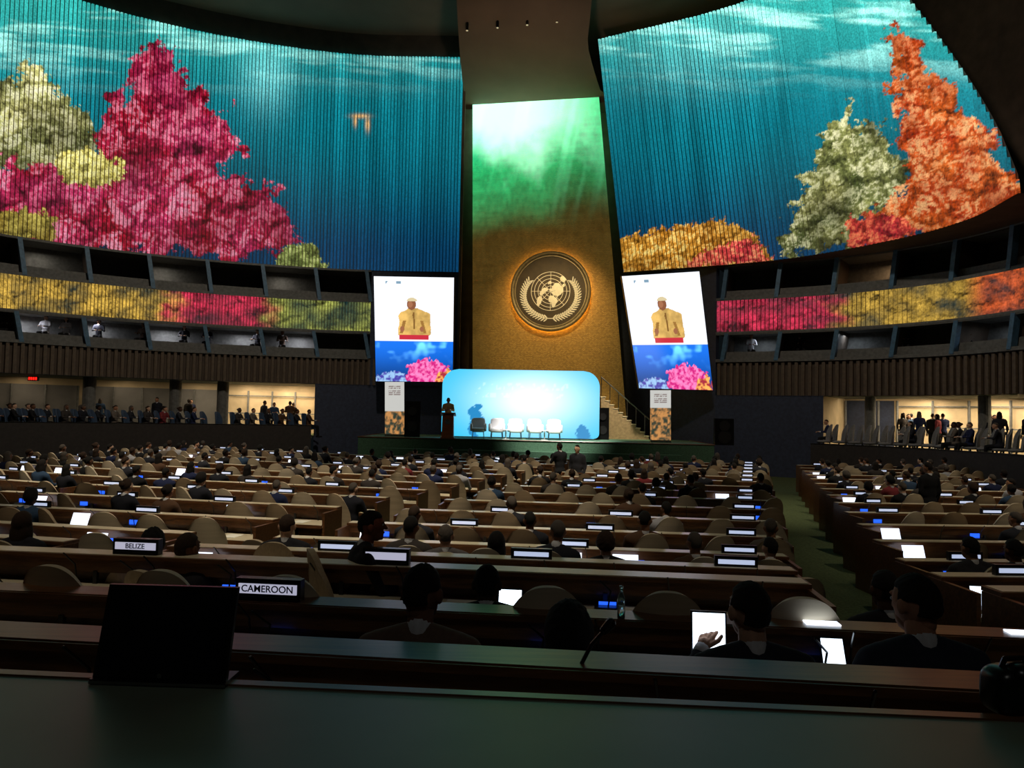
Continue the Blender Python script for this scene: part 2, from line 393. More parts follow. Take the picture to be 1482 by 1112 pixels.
mb=MB();ys=[-4.5]+[v for v in FY[1:-1]]+[28,41];xs=np.linspace(-31,24,12)
P=np.array([[[x,y,fz(y)] for x in xs] for y in ys]);mb.add(gridVT(P));mb.obj('floor',[m_carpet])
mb=MB();mb.add(box(-31,25,-4.5,42,21.6,21.9));mb.obj('ceiling',[m_ceil])
mb=MB();mb.add(box(-31,25,-4.8,-4.5,-.5,21.6));mb.obj('wall_back',[m_wallD])
mb=MB();mb.add(box(-3.2,8.6,40.0,40.2,-.7,21.6),mat=0)
b=at_y(1036,500,34.9)
mb.add(hexa([(5.0,40,-.7),(b[0],b[1],-.7),(b[0]+.2,b[1]+.2,-.7),(5.2,40.2,-.7),(5.0,40,9.2),(b[0],b[1],9.2),(b[0]+.2,b[1]+.2,9.2),(5.2,40.2,9.2)]),mat=1)
mb.add(hexa([(-3.0,40,-.7),(-2.84,37.5,-.7),(-2.7,37.5,-.7),(-2.86,40,-.7),(-3.0,40,21),(-2.84,37.5,21),(-2.7,37.5,21),(-2.86,40,21)]),mat=0)
mb.obj('wall_front',[m_wallF,m_wallB])
tt=np.linspace(0,1,16);yy=39.7-8*np.sin(tt*math.pi/2);zz=18.5+3.1*(1-np.cos(tt*math.pi/2))
P=[]
for y,z in zip(yy,zz):
    xr=4.9 if y>37.5 else np.interp(y,[34,37.5],[3.2,4.3])
    P.append([[x,y-.012*(x-1.5)**2,z] for x in np.linspace(-2.8,xr,14)])
mb=MB();mb.add(gridVT(np.array(P)),smooth=True);mb.obj('trim_ceiling_cove',[m_ceil])
mb=MB()
for px,py in ((676,44),(720,40),(763,36),(806,32),(846,30)):
    p=at_y(px,py,33);mb.add(cyl(p,p+np.array([0,0,.35]),.07,10));mb.add(cyl(p-np.array([0,0,.02]),p,.05,10),mat=1)
mb.obj('ceiling_spotlights',[m_black,mat_plain('bulb',(255,230,190),emit=(255,220,180),es=.3)])
# ------------------------------------------------------------ gold wall
TL,TR,BR,BL=at_y(684,140,38.9),at_y(866,130,37.8),at_y(909,634,37.8),at_y(684,632,38.9)
nU,nV=120,260
u=np.linspace(0,1,nU);v=np.linspace(0,1,nV);U,Vv=np.meshgrid(u,v)
P=(BL*(1-U[...,None])+BR*U[...,None])*(1-Vv[...,None])+(TL*(1-U[...,None])+TR*U[...,None])*Vv[...,None]
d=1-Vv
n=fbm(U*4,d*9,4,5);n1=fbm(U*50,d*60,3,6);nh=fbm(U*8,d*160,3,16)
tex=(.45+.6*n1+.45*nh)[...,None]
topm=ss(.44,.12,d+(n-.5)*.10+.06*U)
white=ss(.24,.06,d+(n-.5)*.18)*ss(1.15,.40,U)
col=lin((20,220,128))*topm[...,None]*tex*(1-.45*ss(.5,1,U)*ss(.05,.3,d))[...,None]  # projected green and white light painted into the wall's emission
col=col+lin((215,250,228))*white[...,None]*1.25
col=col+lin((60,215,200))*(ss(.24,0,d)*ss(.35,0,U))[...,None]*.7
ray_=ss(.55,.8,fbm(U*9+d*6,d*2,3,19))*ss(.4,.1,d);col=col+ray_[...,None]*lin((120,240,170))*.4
bt=ss(.15,.45,d)[...,None];col=col+lin((72,56,22))*bt*tex*.9  # warm lamp light on the lower gold, painted in as emission
mg,nt,bs=newmat('gold_leaf_wall')
tc=nt.nodes.new('ShaderNodeTexCoord');br=nt.nodes.new('ShaderNodeTexBrick')
mp=nt.nodes.new('ShaderNodeMapping');mp.inputs['Rotation'].default_value=(math.radians(90),0,0)
br.inputs['Scale'].default_value=3.2;br.inputs['Color1'].default_value=L4((140,104,44));br.inputs['Color2'].default_value=L4((182,140,66));br.inputs['Mortar'].default_value=L4((110,80,34))
br.inputs['Mortar Size'].default_value=.015;br.inputs['Brick Width'].default_value=.3;br.inputs['Row Height'].default_value=.18
nt.links.new(tc.outputs['Object'],mp.inputs[0]);nt.links.new(mp.outputs[0],br.inputs['Vector']);nt.links.new(br.outputs['Color'],bs.inputs['Base Color'])
bs.inputs['Metallic'].default_value=.4;bs.inputs['Roughness'].default_value=.45
bp=nt.nodes.new('ShaderNodeBump');bp.inputs['Strength'].default_value=.4;nt.links.new(br.outputs['Fac'],bp.inputs['Height']);nt.links.new(bp.outputs[0],bs.inputs['Normal'])
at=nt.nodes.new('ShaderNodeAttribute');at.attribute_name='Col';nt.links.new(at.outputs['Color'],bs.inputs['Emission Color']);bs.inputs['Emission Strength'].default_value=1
mb=MB();mb.add(gridVT(P),col.reshape(-1,3),0,linear=True)
off=np.array([0,.5,0])
for a,b in ((BL,TL),(TL,TR),(TR,BR)): mb.add((np.array([a,b,b+off,a+off]),quadT(0,1,2,3)),(0,0,0),0)
mb.obj('wall_gold_panel',[mg])
# emblem
e1=(BR-BL);e1[2]=0;e1/=np.linalg.norm(e1);e3=np.cross(e1,[0,0,1])
if e3[1]>0: e3=-e3
def plane_pt(px,py):
    d=ray(px,py);nn=e3;t=((BL-CAM)@nn)/(d@nn);return CAM+d*t
EC=plane_pt(798,424);R=2.08
def emap(V): V=np.asarray(V);return EC+V[:,:1]*e1+V[:,1:2]*np.array([0,0,1.])+V[:,2:3]*e3
def eadd(mb,VT,mat,smooth=False):
    mb.add((emap(VT[0]),VT[1]),mat=mat,smooth=smooth)
m_emd=mat_plain('emblem_field',(64,50,32),.5,.3,scale=3);m_eml=mat_plain('emblem_metal',(226,214,184),.4,.1,emit=(210,190,150),es=.3,sample=False,var=.1);m_emr=mat_plain('emblem_rim',(150,132,98),.4,.3)  # emblem_metal: faint glow painted in, the metal is no lamp
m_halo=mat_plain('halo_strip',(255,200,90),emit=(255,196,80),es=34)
mb=MB()
eadd(mb,cyl((0,0,.28),(0,0,.50),R*.93,64),0)
def ring(r,w,z,n=96,h=.05):
    th=np.linspace(0,2*math.pi,n+1)
    P=np.array([[[q*math.cos(t),q*math.sin(t),zz] for t in th] for q,zz in ((r-w,z),(r-w,z+h),(r+w,z+h),(r+w,z))]);return gridVT(P)
eadd(mb,ring(R*.95,R*.045,.36,h=.22),2,True);eadd(mb,ring(R*.88,R*.012,.5),2)
for r in (.13,.22,.31,.40,.48): eadd(mb,ring(R*r,R*.006,.5,h=.03),1)
for k in range(4):
    a=k*math.pi/4+math.pi/2;c,s=math.cos(a),math.sin(a)
    eadd(mb,cyl((-c*R*.48,-s*R*.48,.51),(c*R*.48,s*R*.48,.51),R*.006,6),1)
def blob(poly,seed):
    poly=np.array(poly,float)*R*.9;q=catmull(np.vstack([poly,poly[:1]]),5);c=poly.mean(0)
    V=[(c[0],c[1],.545)]+[(x+random.uniform(-1,1)*.02,y+random.uniform(-1,1)*.02,.54) for x,y in q]
    T=[(0,i,i+1) for i in range(1,len(V)-1)];return np.array(V),np.array(T)
for i,pl in enumerate([[(-.05,.06),(-.16,.1),(-.26,.02),(-.3,-.08),(-.24,-.12),(-.17,-.06),(-.1,0)],
  [(-.26,-.12),(-.22,-.2),(-.26,-.33),(-.34,-.42),(-.38,-.3),(-.35,-.18)],
  [(.02,-.12),(.1,-.14),(.2,-.24),(.16,-.36),(.08,-.46),(.02,-.34),(-.05,-.26),(-.04,-.16)],
  [(0,-.04),(.08,-.1),(.2,-.14),(.3,-.08),(.36,.04),(.3,.14),(.2,.22),(.1,.2),(.04,.1)],
  [(-.06,.18),(.02,.22),(.0,.28),(-.07,.25)],
  [(.26,.3),(.36,.24),(.42,.32),(.34,.42),(.27,.38)],[(-.02,.0),(.04,.02),(.03,.07),(-.03,.06)],[(.3,.12),(.36,.1),(.4,.18),(.34,.2)]]):
    eadd(mb,blob(pl,i),1)
for sx in (-1,1):
    pts=[(sx*R*.62*math.sin(t)*1.08,-R*.10-R*.58*math.cos(t),.52) for t in np.linspace(-.1,2.2,24)]
    eadd(mb,pipe(pts,R*.012,6),1)
    for k in range(2,24):
        x,y,_=pts[k];dx,dy=x-pts[k-1][0],y-pts[k-1][1];a=math.atan2(dy,dx)
        for sd in (-1,1):
            an=a+sd*.75;VT=ell((0,0,0),(R*.066,R*.018,.02),10,6);V=VT[0].copy();c,s=math.cos(an),math.sin(an)
            X=V[:,0]*c-V[:,1]*s+x+math.cos(an)*R*.065;Y=V[:,0]*s+V[:,1]*c+y+math.sin(an)*R*.065
            eadd(mb,(np.stack([X,Y,V[:,2]+.52],1),VT[1]),1)
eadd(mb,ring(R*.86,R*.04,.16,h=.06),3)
mb.obj('wall_emblem',[m_emd,m_eml,m_emr,m_halo])
# ------------------------------------------------------------ video screens
def scr_col(u,v):
    c=np.ones(u.shape+(3,))*lin((240,244,252))
    c=c*(.9+.2*fbm(u*4,v*4,2,3)[...,None])
    def put(m,k): c[m]=lin(k)
    w=(fbm(u*14,v*14,3,8)-.5)*.06
    tors=(abs(u-.5+w)<.04+.15*ss(.715,.64,v)+.02*ss(.6,.46,v))&(v>.44)&(v<.70)
    sh=(.5+.8*fbm(u*18,v*24,3,12)+.25*ss(.5,.4,u))[...,None]
    c=np.where(tors[...,None],lin((206,166,92))*sh,c)
    put((abs(u-.5+w*.4)<.010)&(v>.5)&(v<.66),(120,84,40))
    arm=((abs((u-.36)-(v-.52)*.35)<.02)|(abs((u-.62)+(v-.52)*.35)<.018))&(v>.46)&(v<.58);put(arm,(150,108,52))
    put(((u-.47)/.058)**2+((v-.735)/.052)**2<1,(132,82,56))
    put(((u-.455)/.03)**2+((v-.735)/.03)**2<1,(158,104,74))
    put((((u-.475)/.066)**2+((v-.768)/.033)**2<1)&(v>.765),(206,190,150))
    put(((u-.35)/.028)**2+((v-.50)/.028)**2<1,(150,96,66));put(((u-.60)/.026)**2+((v-.50)/.026)**2<1,(150,96,66))
    put((v>.40)&(v<.445)&(abs(u-.5)<.19),(190,44,60))
    put((v>.93)&(v<.955)&(abs(u-.22)<.12)&(fbm(u*60,v*10,1,3)>.45),(120,150,170))
    lo=v<.385
    b=lin((16,86,180))*(.5+1.2*ss(.0,.38,v))[...,None]+lin((120,210,250))*(ss(.5,.75,fbm(u*5,v*9,3,14))*ss(.15,.38,v))[...,None]
    wx=u+(fbm(u*20,v*20,3,4)-.5)*.16;wy=v+(fbm(u*20,v*20,3,7)-.5)*.10
    m=(((wx-.68)/.27)**2+((wy-.07)/.15)**2<1);t=ss(.3,.7,fbm(u*34,v*44,3,9))[...,None]
    b=np.where(m[...,None],lin((200,24,120))*(1-t)+lin((250,130,190))*t,b)
    m=((wx-.2)/.24)**2+((wy+.0)/.1)**2<1;b=np.where(m[...,None],lin((70,60,160))*(1-t)+lin((150,190,230))*t,b)
    m=((wx-.9)/.12)**2+((wy-.0)/.12)**2<1;b=np.where(m[...,None],lin((160,40,60))*(1-t)+lin((255,180,90))*t,b)
    c=np.where(lo[...,None],b,c);return c
m_scr=mat_ve('led_screen',1.25)
def screen(q,name):
    TL,TR,BR,BL=q;n,m=150,200
    U,V=np.meshgrid(np.linspace(0,1,n),np.linspace(0,1,m))
    P=(BL*(1-U[...,None])+BR*U[...,None])*(1-V[...,None])+(TL*(1-U[...,None])+TR*U[...,None])*V[...,None]
    mb=MB();mb.add(gridVT(P),scr_col(U,V).reshape(-1,3),0,linear=True)
    bk=np.array([0,.25,0]);c=(TL+TR+BR+BL)/4;e=1.015
    q2=[c+(p-c)*e+np.array([0,.02,0]) for p in (BL,BR,TR,TL)]
    mb.add(hexa([q2[0],q2[1],q2[1]+bk,q2[0]+bk,q2[3],q2[2],q2[2]+bk,q2[3]+bk]),mat=1)
    mb.obj(name,[m_scr,m_black])
screen((at_y(541,400,35.6),at_y(657,402,35.4),at_y(655,553,35.4),at_y(544,552,35.6)),'video_screen')
screen((at_y(900,400,34.6),at_y(1012,393,34.0),at_y(1032,565,34.0),at_y(925,562,34.6)),'video_screen')
# ------------------------------------------------------------ stage
SZ=.9
mb=MB()
Pf=[(-6.6,32.0),(8.4,30.6),(8.8,38.2),(4,40.2),(-3,40.2),(-6.6,37.4)]
n=len(Pf);c=np.mean(Pf,0)
V=[(x,y,SZ) for x,y in Pf]+[(c[0],c[1],SZ)];T=[(i,(i+1)%n,n) for i in range(n)];mb.add((np.array(V),np.array(T)),mat=0)
for i in range(n):
    a=Pf[i];b=Pf[(i+1)%n];mb.add((np.array([(a[0],a[1],-.7),(b[0],b[1],-.7),(b[0],b[1],SZ),(a[0],a[1],SZ)]),quadT(0,1,2,3)),mat=0)
    mb.add(pipe([(a[0],a[1],SZ),(b[0],b[1],SZ)],.03,6),mat=1)
for k in range(3): mb.add(hexa([(-5.5,32-.4*(3-k)-.1,-.7),(7,30.75-.4*(3-k)-.1,-.7),(7,31.5,-.7),(-5.5,32.5,-.7),(-5.5,32-.4*(3-k)-.1,-.2+.33*k),(7,30.75-.4*(3-k)-.1,-.2+.33*k),(7,31.5,-.2+.33*k),(-5.5,32.5,-.2+.33*k)]),mat=0)
mb.obj('stage_platform',[mat_plain('stage_carpet',(76,112,88),.9,scale=20),m_wood])
c0=at_y(752,636,34.0);c0[2]=SZ+.05;be=np.array([math.cos(-.06),math.sin(-.06),0]);bw,bh=7.25,3.1
rows=60;cols=130;P=np.zeros((rows,cols,3));UU=np.zeros((rows,cols));VV=np.zeros((rows,cols))
for i in range(rows):
    z=bh*i/(rows-1);r=.75
    q=max(0,z-(bh-r));ins=r-math.sqrt(max(r*r-q*q,0))
    q2=max(0,.25-z);ins2=.25-math.sqrt(max(.0625-q2*q2,0));ins=ins+ins2
    for j in range(cols):
        a=(-bw/2+ins)+(bw-2*ins)*j/(cols-1);P[i,j]=c0+be*a+np.array([0,0,z]);UU[i,j]=a/bw+.5;VV[i,j]=z/bh
cc=lin((44,172,210))*np.ones(UU.shape+(3,))
gl=np.clip(np.exp(-((UU-.56)/.33)**2-((VV-.55)/.42)**2)*1.15,0,1);cc=cc*(1-.95*gl[...,None])+lin((214,244,255))*.95*gl[...,None]
txt=(fbm(UU*60,VV*14,2,3)>.6)&(abs(UU-.5)<.30)&((abs(VV-.76)<.05)|(abs(VV-.62)<.04));cc[txt]=cc[txt]*.8+.2*lin((245,252,255))
wx=UU+(fbm(UU*26,VV*13,3,5)-.5)*.08;wy=VV+(fbm(UU*26,VV*13,3,6)-.5)*.22
m=(((wx-.21)/.045)**2+((wy-.22)/.26)**2<1)|(((wx-.9)/.05)**2+((wy-.05)/.14)**2<1)
cc[m]=lin((36,120,172))
mb=MB();mb.add(gridVT(P),cc.reshape(-1,3),0,linear=True)
Pb=P.copy();Pb[...,1]+=.15;mb.add(gridVT(Pb),(20,20,20),1)
ed=np.concatenate([P[:,0],P[::-1,-1]]);eb=ed+np.array([0,.15,0]);mb.add(gridVT(np.stack([ed,eb])),(20,20,20),1)
mb.obj('stage_backdrop',[mat_ve('backdrop_led',1.5),m_black])
m_white=mat_plain('white_upholstery',(245,245,248),.6,var=.03)
def armchair(name,p,yaw):
    mb=MB()
    mb.add(xf(cat(ell((0,0,.38),(.30,.28,.10),18,10,.4),ell((0,.26,.62),(.32,.08,.30),18,10,.45),ell((-.31,0,.5),(.06,.28,.18),14,8,.5),ell((.31,0,.5),(.06,.28,.18),14,8,.5)),p,yaw),mat=0,smooth=True)
    mb.add(xf(cat(*[cyl((x,y,0),(x*.9,y*.9,.3),.018,8) for x in (-.26,.26) for y in (-.22,.24)]),p,yaw),mat=1)
    mb.obj(name,[m_white,m_chrome])
for i,px in enumerate((692,719,746,774,802)):
    p=at_y(px,630,33.0);p[2]=SZ;armchair('stage_armchair',p,random.uniform(-.1,.1))
for px in (732,788):
    p=at_y(px,630,32.5);p[2]=SZ;mb=MB();mb.add(xf(cat(cyl((0,0,.40),(0,0,.43),.25,20),cyl((0,0,0),(0,0,.4),.03,8),cyl((0,0,0),(0,0,.02),.16,16)),p),mat=0);mb.obj('coffee_table',[m_white])
p=at_y(648,634,32.4);p[2]=SZ;mb=MB()
mb.add(xf(hexa([(-.26,-.2,0),(.26,-.2,0),(.26,.2,0),(-.26,.2,0),(-.24,-.16,1.02),(.24,-.16,1.02),(.24,.16,.98),(-.24,.16,.98)]),p),mat=0)
mb.add(xf(hexa([(-.33,-.22,1.08),(.33,-.22,1.08),(.33,.26,.97),(-.33,.26,.97),(-.33,-.22,1.13),(.33,-.22,1.13),(.33,.26,1.02),(-.33,.26,1.02)]),p),mat=0)
mb.add(xf(box(-.3,.3,-.26,.24,0,.06),p),mat=0)
mb.add(xf(ell((0,-.2,.72),(.12,.015,.12),16,8),p),mat=1)
mb.add(xf(pipe([(-.1,0,1.05),(-.08,.05,1.25),(-.03,.14,1.36)],.008),p),mat=2)
mb.obj('lectern',[mat_wood('lectern_wood',(170,88,50),(206,122,72)),m_chrome,m_black])
def banner(name,q,top,seed):
    TL,TR,BR,BL=q;U,V=np.meshgrid(np.linspace(0,1,24),np.linspace(0,1,60))
    P=(BL*(1-U[...,None])+BR*U[...,None])*(1-V[...,None])+(TL*(1-U[...,None])+TR*U[...,None])*V[...,None]
    c=np.ones(U.shape+(3,))*lin((225,225,220));n=ss(.3,.7,fbm(U*9,V*18,3,seed))
    m=V<top;c[m]=(lin((40,60,50))*(1-n[...,None])+lin((230,160,90))*n[...,None])[m]
    m=(V>.74)&(V<.92)&(abs(U-.5)<.32)&(np.sin(V*160)>.2)&(fbm(U*30,V*40,1,4)>.35);c[m]=lin((120,90,90))
    mb=MB();mb.add(gridVT(P),c.reshape(-1,3),0,linear=True)
    b=(BL+BR)/2;w=np.linalg.norm(BR-BL)/2;mb.add(box(b[0]-w,b[0]+w,b[1]-.08,b[1]+.1,SZ,SZ+.1),mat=1);mb.add(cyl((b[0],b[1]+.06,SZ),((TL[0]+TR[0])/2,b[1]+.06,TL[2]),.015,6),mat=1)
    mb.obj(name,[mat_ve('banner_print',.75,base=(120,120,120)),m_chrome])  # print glows by itself, brightness put into its emission colour
def bq(a,b,t,bt,Y):
    q=[at_y(a,t,Y),at_y(b,t,Y),at_y(b,bt,Y),at_y(a,bt,Y)]
    q[2][2]=q[3][2]=SZ+.05;return q
banner('roll_up_banner',bq(557,585,553,634,33.6),.45,5);banner('roll_up_banner',bq(941,971,565,640,32.6),.66,15)
def speakerbox(px,Y,w,h):
    p=at_y(px,640,Y);p[2]=SZ;mb=MB()
    mb.add(xf(hexa([(-w/2,-.25,0),(w/2,-.25,0),(w/2*.8,.3,0),(-w/2*.8,.3,0),(-w/2,-.2,h),(w/2,-.2,h),(w/2*.8,.25,h),(-w/2*.8,.25,h)]),p),mat=0)
    for z,r in ((h*.3,w*.34),(h*.72,w*.28)): mb.add(xf(cyl((0,-.27,z),(0,-.22,z),r,20,r*.8),p),mat=1)
    mb.obj('loudspeaker',[m_black,m_dark])
speakerbox(597,33.4,.7,1.6);speakerbox(1046,31.0,.8,1.1);speakerbox(871,35,.6,1.5)
mb=MB();xa,xb=4.35,6.7;Y=36.0;ns=11
for k in range(ns):
    x0=xa+(xb-xa)*k/ns;z=2.95-(2.95-SZ)*(k)/ns
    mb.add(box(x0,x0+(xb-xa)/ns,Y,Y+1.4,SZ,z),mat=0);mb.add(box(x0-.02,x0+(xb-xa)/ns+.02,Y-.03,Y+1.4,z-.03,z+.01),mat=1)
mb.add(pipe([(xa,Y,3.9),(xb,Y,SZ+1.0)],.03),mat=2)
for k in range(0,ns+1,2):
    x0=xa+(xb-xa)*k/ns;z=2.95-(2.95-SZ)*k/ns;mb.add(pipe([(x0,Y,z),(x0,Y,z+.97)],.02),mat=2)
mb.obj('stage_staircase',[mat_plain('step_riser',(170,148,112)),mat_plain('step_tread',(230,216,180)),m_chrome])
# ------------------------------------------------------------ lobby detail
def lobby(cv,segs,name):
    mb=MB()
    for (a,b,col) in segs:
        s0,s1=sorted((cv.s_of_px(a),cv.s_of_px(b)))
        mb.add(strip(cv,s0,s1,4.4,.7,4.4,3.0,12),mat=col)
        for s in np.arange(s0,s1,1.1):
            p=cv.pt(np.array([s]),4.2,.7)[0];mb.add(box(p[0]-.04,p[0]+.04,p[1]-.04,p[1]+.04,.7,3.0),mat=3)
        if col==1:
            for z in (1.75,2.7): mb.add(strip(cv,s0,s1,4.25,z,4.25,z+.06,12),mat=3)
    mb.obj(name,[m_lobbyG,m_lobby,m_wallB,m_slab])
lobby(cL,[(458,392,1),(392,330,1),(318,262,0),(250,140,0),(130,-60,0)],'door_1')
lobby(cQ,[(1195,1250,2),(1254,1330,1),(1334,1482,1),(1490,1640,0)],'door_2')  # blue segment: bluish lighting put into the wall colour
mb=MB()
for px in (325,256,135,-30):
    s=cL.s_of_px(px);p=cL.pt(np.array([s]),.9,.7)[0];mb.add(cyl(p,p+np.array([0,0,2.65]),.28,18))
for px in (1250,1400,1600):
    s=cQ.s_of_px(px);p=cQ.pt(np.array([s]),.9,.7)[0];mb.add(cyl(p,p+np.array([0,0,2.4]),.22,18))
mb.obj('lobby_columns',[m_slab])
s=cL.s_of_px(52);p=cL.pt(np.array([s]),.3,3.15)[0];mb=MB();mb.add(box(p[0]-.22,p[0]+.22,p[1]-.06,p[1]+.06,3.05,3.25),mat=1)
for k in range(4): mb.add(box(p[0]-.18+.1*k,p[0]-.12+.1*k,p[1]-.075,p[1]-.06,3.09,3.21),mat=0)
mb.obj('exit_sign',[mat_plain('exit_red',(200,20,20),emit=(255,30,20),es=2),m_black])
# ------------------------------------------------------------ people
def remesh(VT,vox,sm=2):
    V,T=VT;me=bpy.data.meshes.new('tmp');me.from_pydata(V.tolist(),[],T.tolist());me.update()
    o=bpy.data.objects.new('tmp',me);sc.collection.objects.link(o)
    r=o.modifiers.new('r','REMESH');r.mode='VOXEL';r.voxel_size=vox
    if sm: s=o.modifiers.new('s','SMOOTH');s.iterations=sm;s.factor=.5
    dg=bpy.context.evaluated_depsgraph_get();oe=o.evaluated_get(dg);m2=oe.to_mesh();m2.calc_loop_triangles()
    Vo=np.zeros(len(m2.vertices)*3);m2.vertices.foreach_get('co',Vo);To=np.zeros(len(m2.loop_triangles)*3,int);m2.loop_triangles.foreach_get('vertices',To)
    oe.to_mesh_clear();bpy.data.objects.remove(o);bpy.data.meshes.remove(me)
    return Vo.reshape(-1,3),To.reshape(-1,3)
JAC,TRO,SKI,HAI,SHO,SHI,EYE,LIP=range(8)
def hand(w,d,side,det):
    w=np.array(w,float);d=np.array(d,float);d/=np.linalg.norm(d)
    lat=np.cross(d,[0,0,1.]);ln=np.linalg.norm(lat);lat=np.array([1.,0,0]) if ln<.2 else lat/ln
    nn=np.cross(lat,d);n=8 if det else 5;h=3 if det else 1
    L=[cap(w,w+d*.03,.027,.030,n,h)]
    for k in range(4): L.append(cap(w+d*.02+lat*(-.024+.016*k)*.7,w+d*.075+lat*(-.027+.018*k),.014,.011,n,h))
    for k,l in enumerate((.058,.072,.078,.068) if side>0 else (.068,.078,.072,.058)):
        b=w+d*.08+lat*(-.028+.0187*k);m=b+d*l*.5-nn*.008;L.append(cap(b,m,.0095,.0088,n,h));L.append(cap(m,m+d*l*.35-nn*l*.38,.0088,.0072,n,h))
    sd=-side;b=w+d*.03+lat*sd*.026;m=b+d*.03+lat*sd*.028;L.append(cap(b,m,.0125,.0105,n,h));L.append(cap(m,m+d*.028+lat*sd*.006,.0105,.0085,n,h))
    VT=cat(*L)
    return remesh(VT,.0045,1) if det else VT
def person(stand=False,vox=.035,det=False,hair='short',lean=.06,arms=None,headyaw=0,headpitch=0,fem=False,slouch=0):
    dz=.40 if stand else 0
    Pp=lambda x,y,z:(x,y+lean*(z-.5),z+dz-slouch*(z-.5))
    sw=.92 if fem else 1.
    k=16 if det else 10
    B=[ell(Pp(0,0,.55),(.175,.135,.12),k,k//2+2),ell(Pp(0,.01,.72),(.16*sw,.122,.19),k,k//2+2),ell(Pp(0,0,.92),(.185*sw,.122,.19),k,k//2+2)]
    neck=Pp(0,.0,1.08)
    for s in (-1,1):
        B.append(cap(Pp(s*.03,-.005,1.085),Pp(s*.165*sw,0,1.035),.052,.062,k))
        B.append(cap(Pp(s*.05,-.03,.98),Pp(s*.16*sw,-.01,1.0),.08,.075,k))
        el,wr=arms[0 if s<0 else 1] if arms else (((s*.25,.12,.80),(s*.13,.36,.81)) if not stand else ((s*.245,-.02,.75),(s*.24,.06,.50)))
        sh=Pp(s*.195*sw,0,1.025);el=Pp(*el);wr=np.array(Pp(*wr))
        B.append(cap(sh,el,.062,.048,k));B.append(cap(el,wr,.047,.034,k))
        if stand: hp=(s*.09,0,.93);kn=(s*.105,.015,.50);an=(s*.11,-.02,.10)
        else: hp=(s*.09,.02,.54);kn=(s*.13,.42,.53);an=(s*.13,.46,.11)
        B.append(cap(hp,kn,.088,.062,k));B.append(cap(kn,an,.058,.043,k))
    V,T=remesh(cat(*B),vox,2)
    cz=V[T].mean(1);lim=.52+dz
    part=np.where((cz[:,2]<lim)|((cz[:,1]>.16)&(cz[:,2]<.64)&(not stand)),TRO,JAC)
    Vs=[V];Ts=[T];Ps=[part];n=len(V)
    def addp(VT,p):
        nonlocal n
        Vs.append(VT[0]);Ts.append(np.asarray(VT[1])+n);Ps.append(np.full(len(VT[1]),p));n+=len(VT[0])
    for s in (-1,1):
        an=(s*.11,-.02,.10) if stand else (s*.13,.46,.11)
        addp(cat(cap((an[0],an[1]-.03,.045),(an[0],an[1]+.15,.035),.042,.034,k),cap((an[0],an[1],.10),(an[0],an[1],.06),.045,.042,k)),SHO)
        el,wr=arms[0 if s<0 else 1] if arms else (((s*.25,.12,.80),(s*.13,.36,.81)) if not stand else ((s*.245,-.02,.75),(s*.24,.06,.50)))
        el=np.array(Pp(*el));wr=np.array(Pp(*wr));d=(wr-el)/np.linalg.norm(wr-el)
        addp(hand(wr+d*.015,d,s,det),SKI);addp(cap(wr-d*.01,wr+d*.022,.034,.032,k,2),SHI)
    hc=np.array(Pp(0,.03,1.24))
    kh=20 if det else 10
    Hd=[ell((0,0,0),(.074,.094,.103),kh,kh//2+2),ell((0,.035,-.06),(.052,.058,.06),kh,kh//2),ell((0,.07,-.092),(.024,.022,.02),kh//2+4,6),cap((0,.088,.012),(0,.108,-.022),.010,.014,8),
        ell((0,-.02,-.075),(.052,.055,.05),kh,8),
        ell((0,.082,.03),(.05,.014,.012),10,6),ell((-.08,-.005,-.012),(.012,.021,.032),10,8),ell((.08,-.005,-.012),(.012,.021,.032),10,8)]
    hv=remesh(cat(*Hd),.006 if det else .022,1)
    def rot(VT):
        V,T=VT;a=headpitch;Y=V[:,1]*math.cos(a)-V[:,2]*math.sin(a);Z=V[:,1]*math.sin(a)+V[:,2]*math.cos(a);V=np.stack([V[:,0],Y,Z],1)
        return xf((V,T),hc,headyaw)
    addp(rot(hv),SKI);addp(cap(neck,hc+np.array([0,-.02,-.06]),.056,.052,k),SKI)
    addp(cap(np.array(neck)-[0,0,.01],np.array(neck)+[0,.004,.028],.064,.060,k,2),SHI)
    for s in (-1,1):
        addp(rot(ell((s*.029,.083,.008),(.013,.010,.008),8,6)),SHI);addp(rot(ell((s*.029,.091,.008),(.006,.004,.006),6,4)),EYE)
    addp(rot(ell((0,.092,-.055),(.022,.008,.007),8,5)),LIP)
    if hair!='bald':
        nu,nv=(64,40) if det else (14,9)
        V,T=ell((0,0,0),(1,1,1),nu,nv);x,y,z=V.T
        grow={'short':.96,'long':1.06,'afro':1.30,'bun':1.02,'curly':1.16}[hair]
        face=ss(.10,.42,y+.0)*ss(.62,.30,z);nape=ss(-.18,-.5,z-.35*y) if hair in('short','bun','curly') else ss(-.45,-.8,z)
        side=ss(.60,.9,abs(x))*ss(.12,-.1,z)*(1 if hair=='short' else 0)
        bump=(fbm(x*7+y*5,z*7+y*4,3,5)-.5)*(.16 if hair in('afro','curly') else .07)+(fbm(x*22+y*9,z*22,2,7)-.5)*.04
        r=(grow+bump)*(1-.34*np.maximum(np.maximum(face,nape),side))
        hh=(np.stack([x*.084*r,y*.106*r-.004,z*.112*r+.006],1),T)
        if hair in('long',):
            hh=cat(hh,ell((0,-.055,-.10),(.088,.055,.15),nu//2+4,10),ell((-.07,-.01,-.10),(.03,.05,.12),8,8),ell((.07,-.01,-.10),(.03,.05,.12),8,8))
            hh=remesh(hh,.008 if det else .024,2)
        if hair=='bun': hh=cat(hh,ell((0,-.11,.03),(.045,.045,.045),12,8))
        addp(rot(hh),HAI)
    return np.concatenate(Vs),np.concatenate(Ts),np.concatenate(Ps)
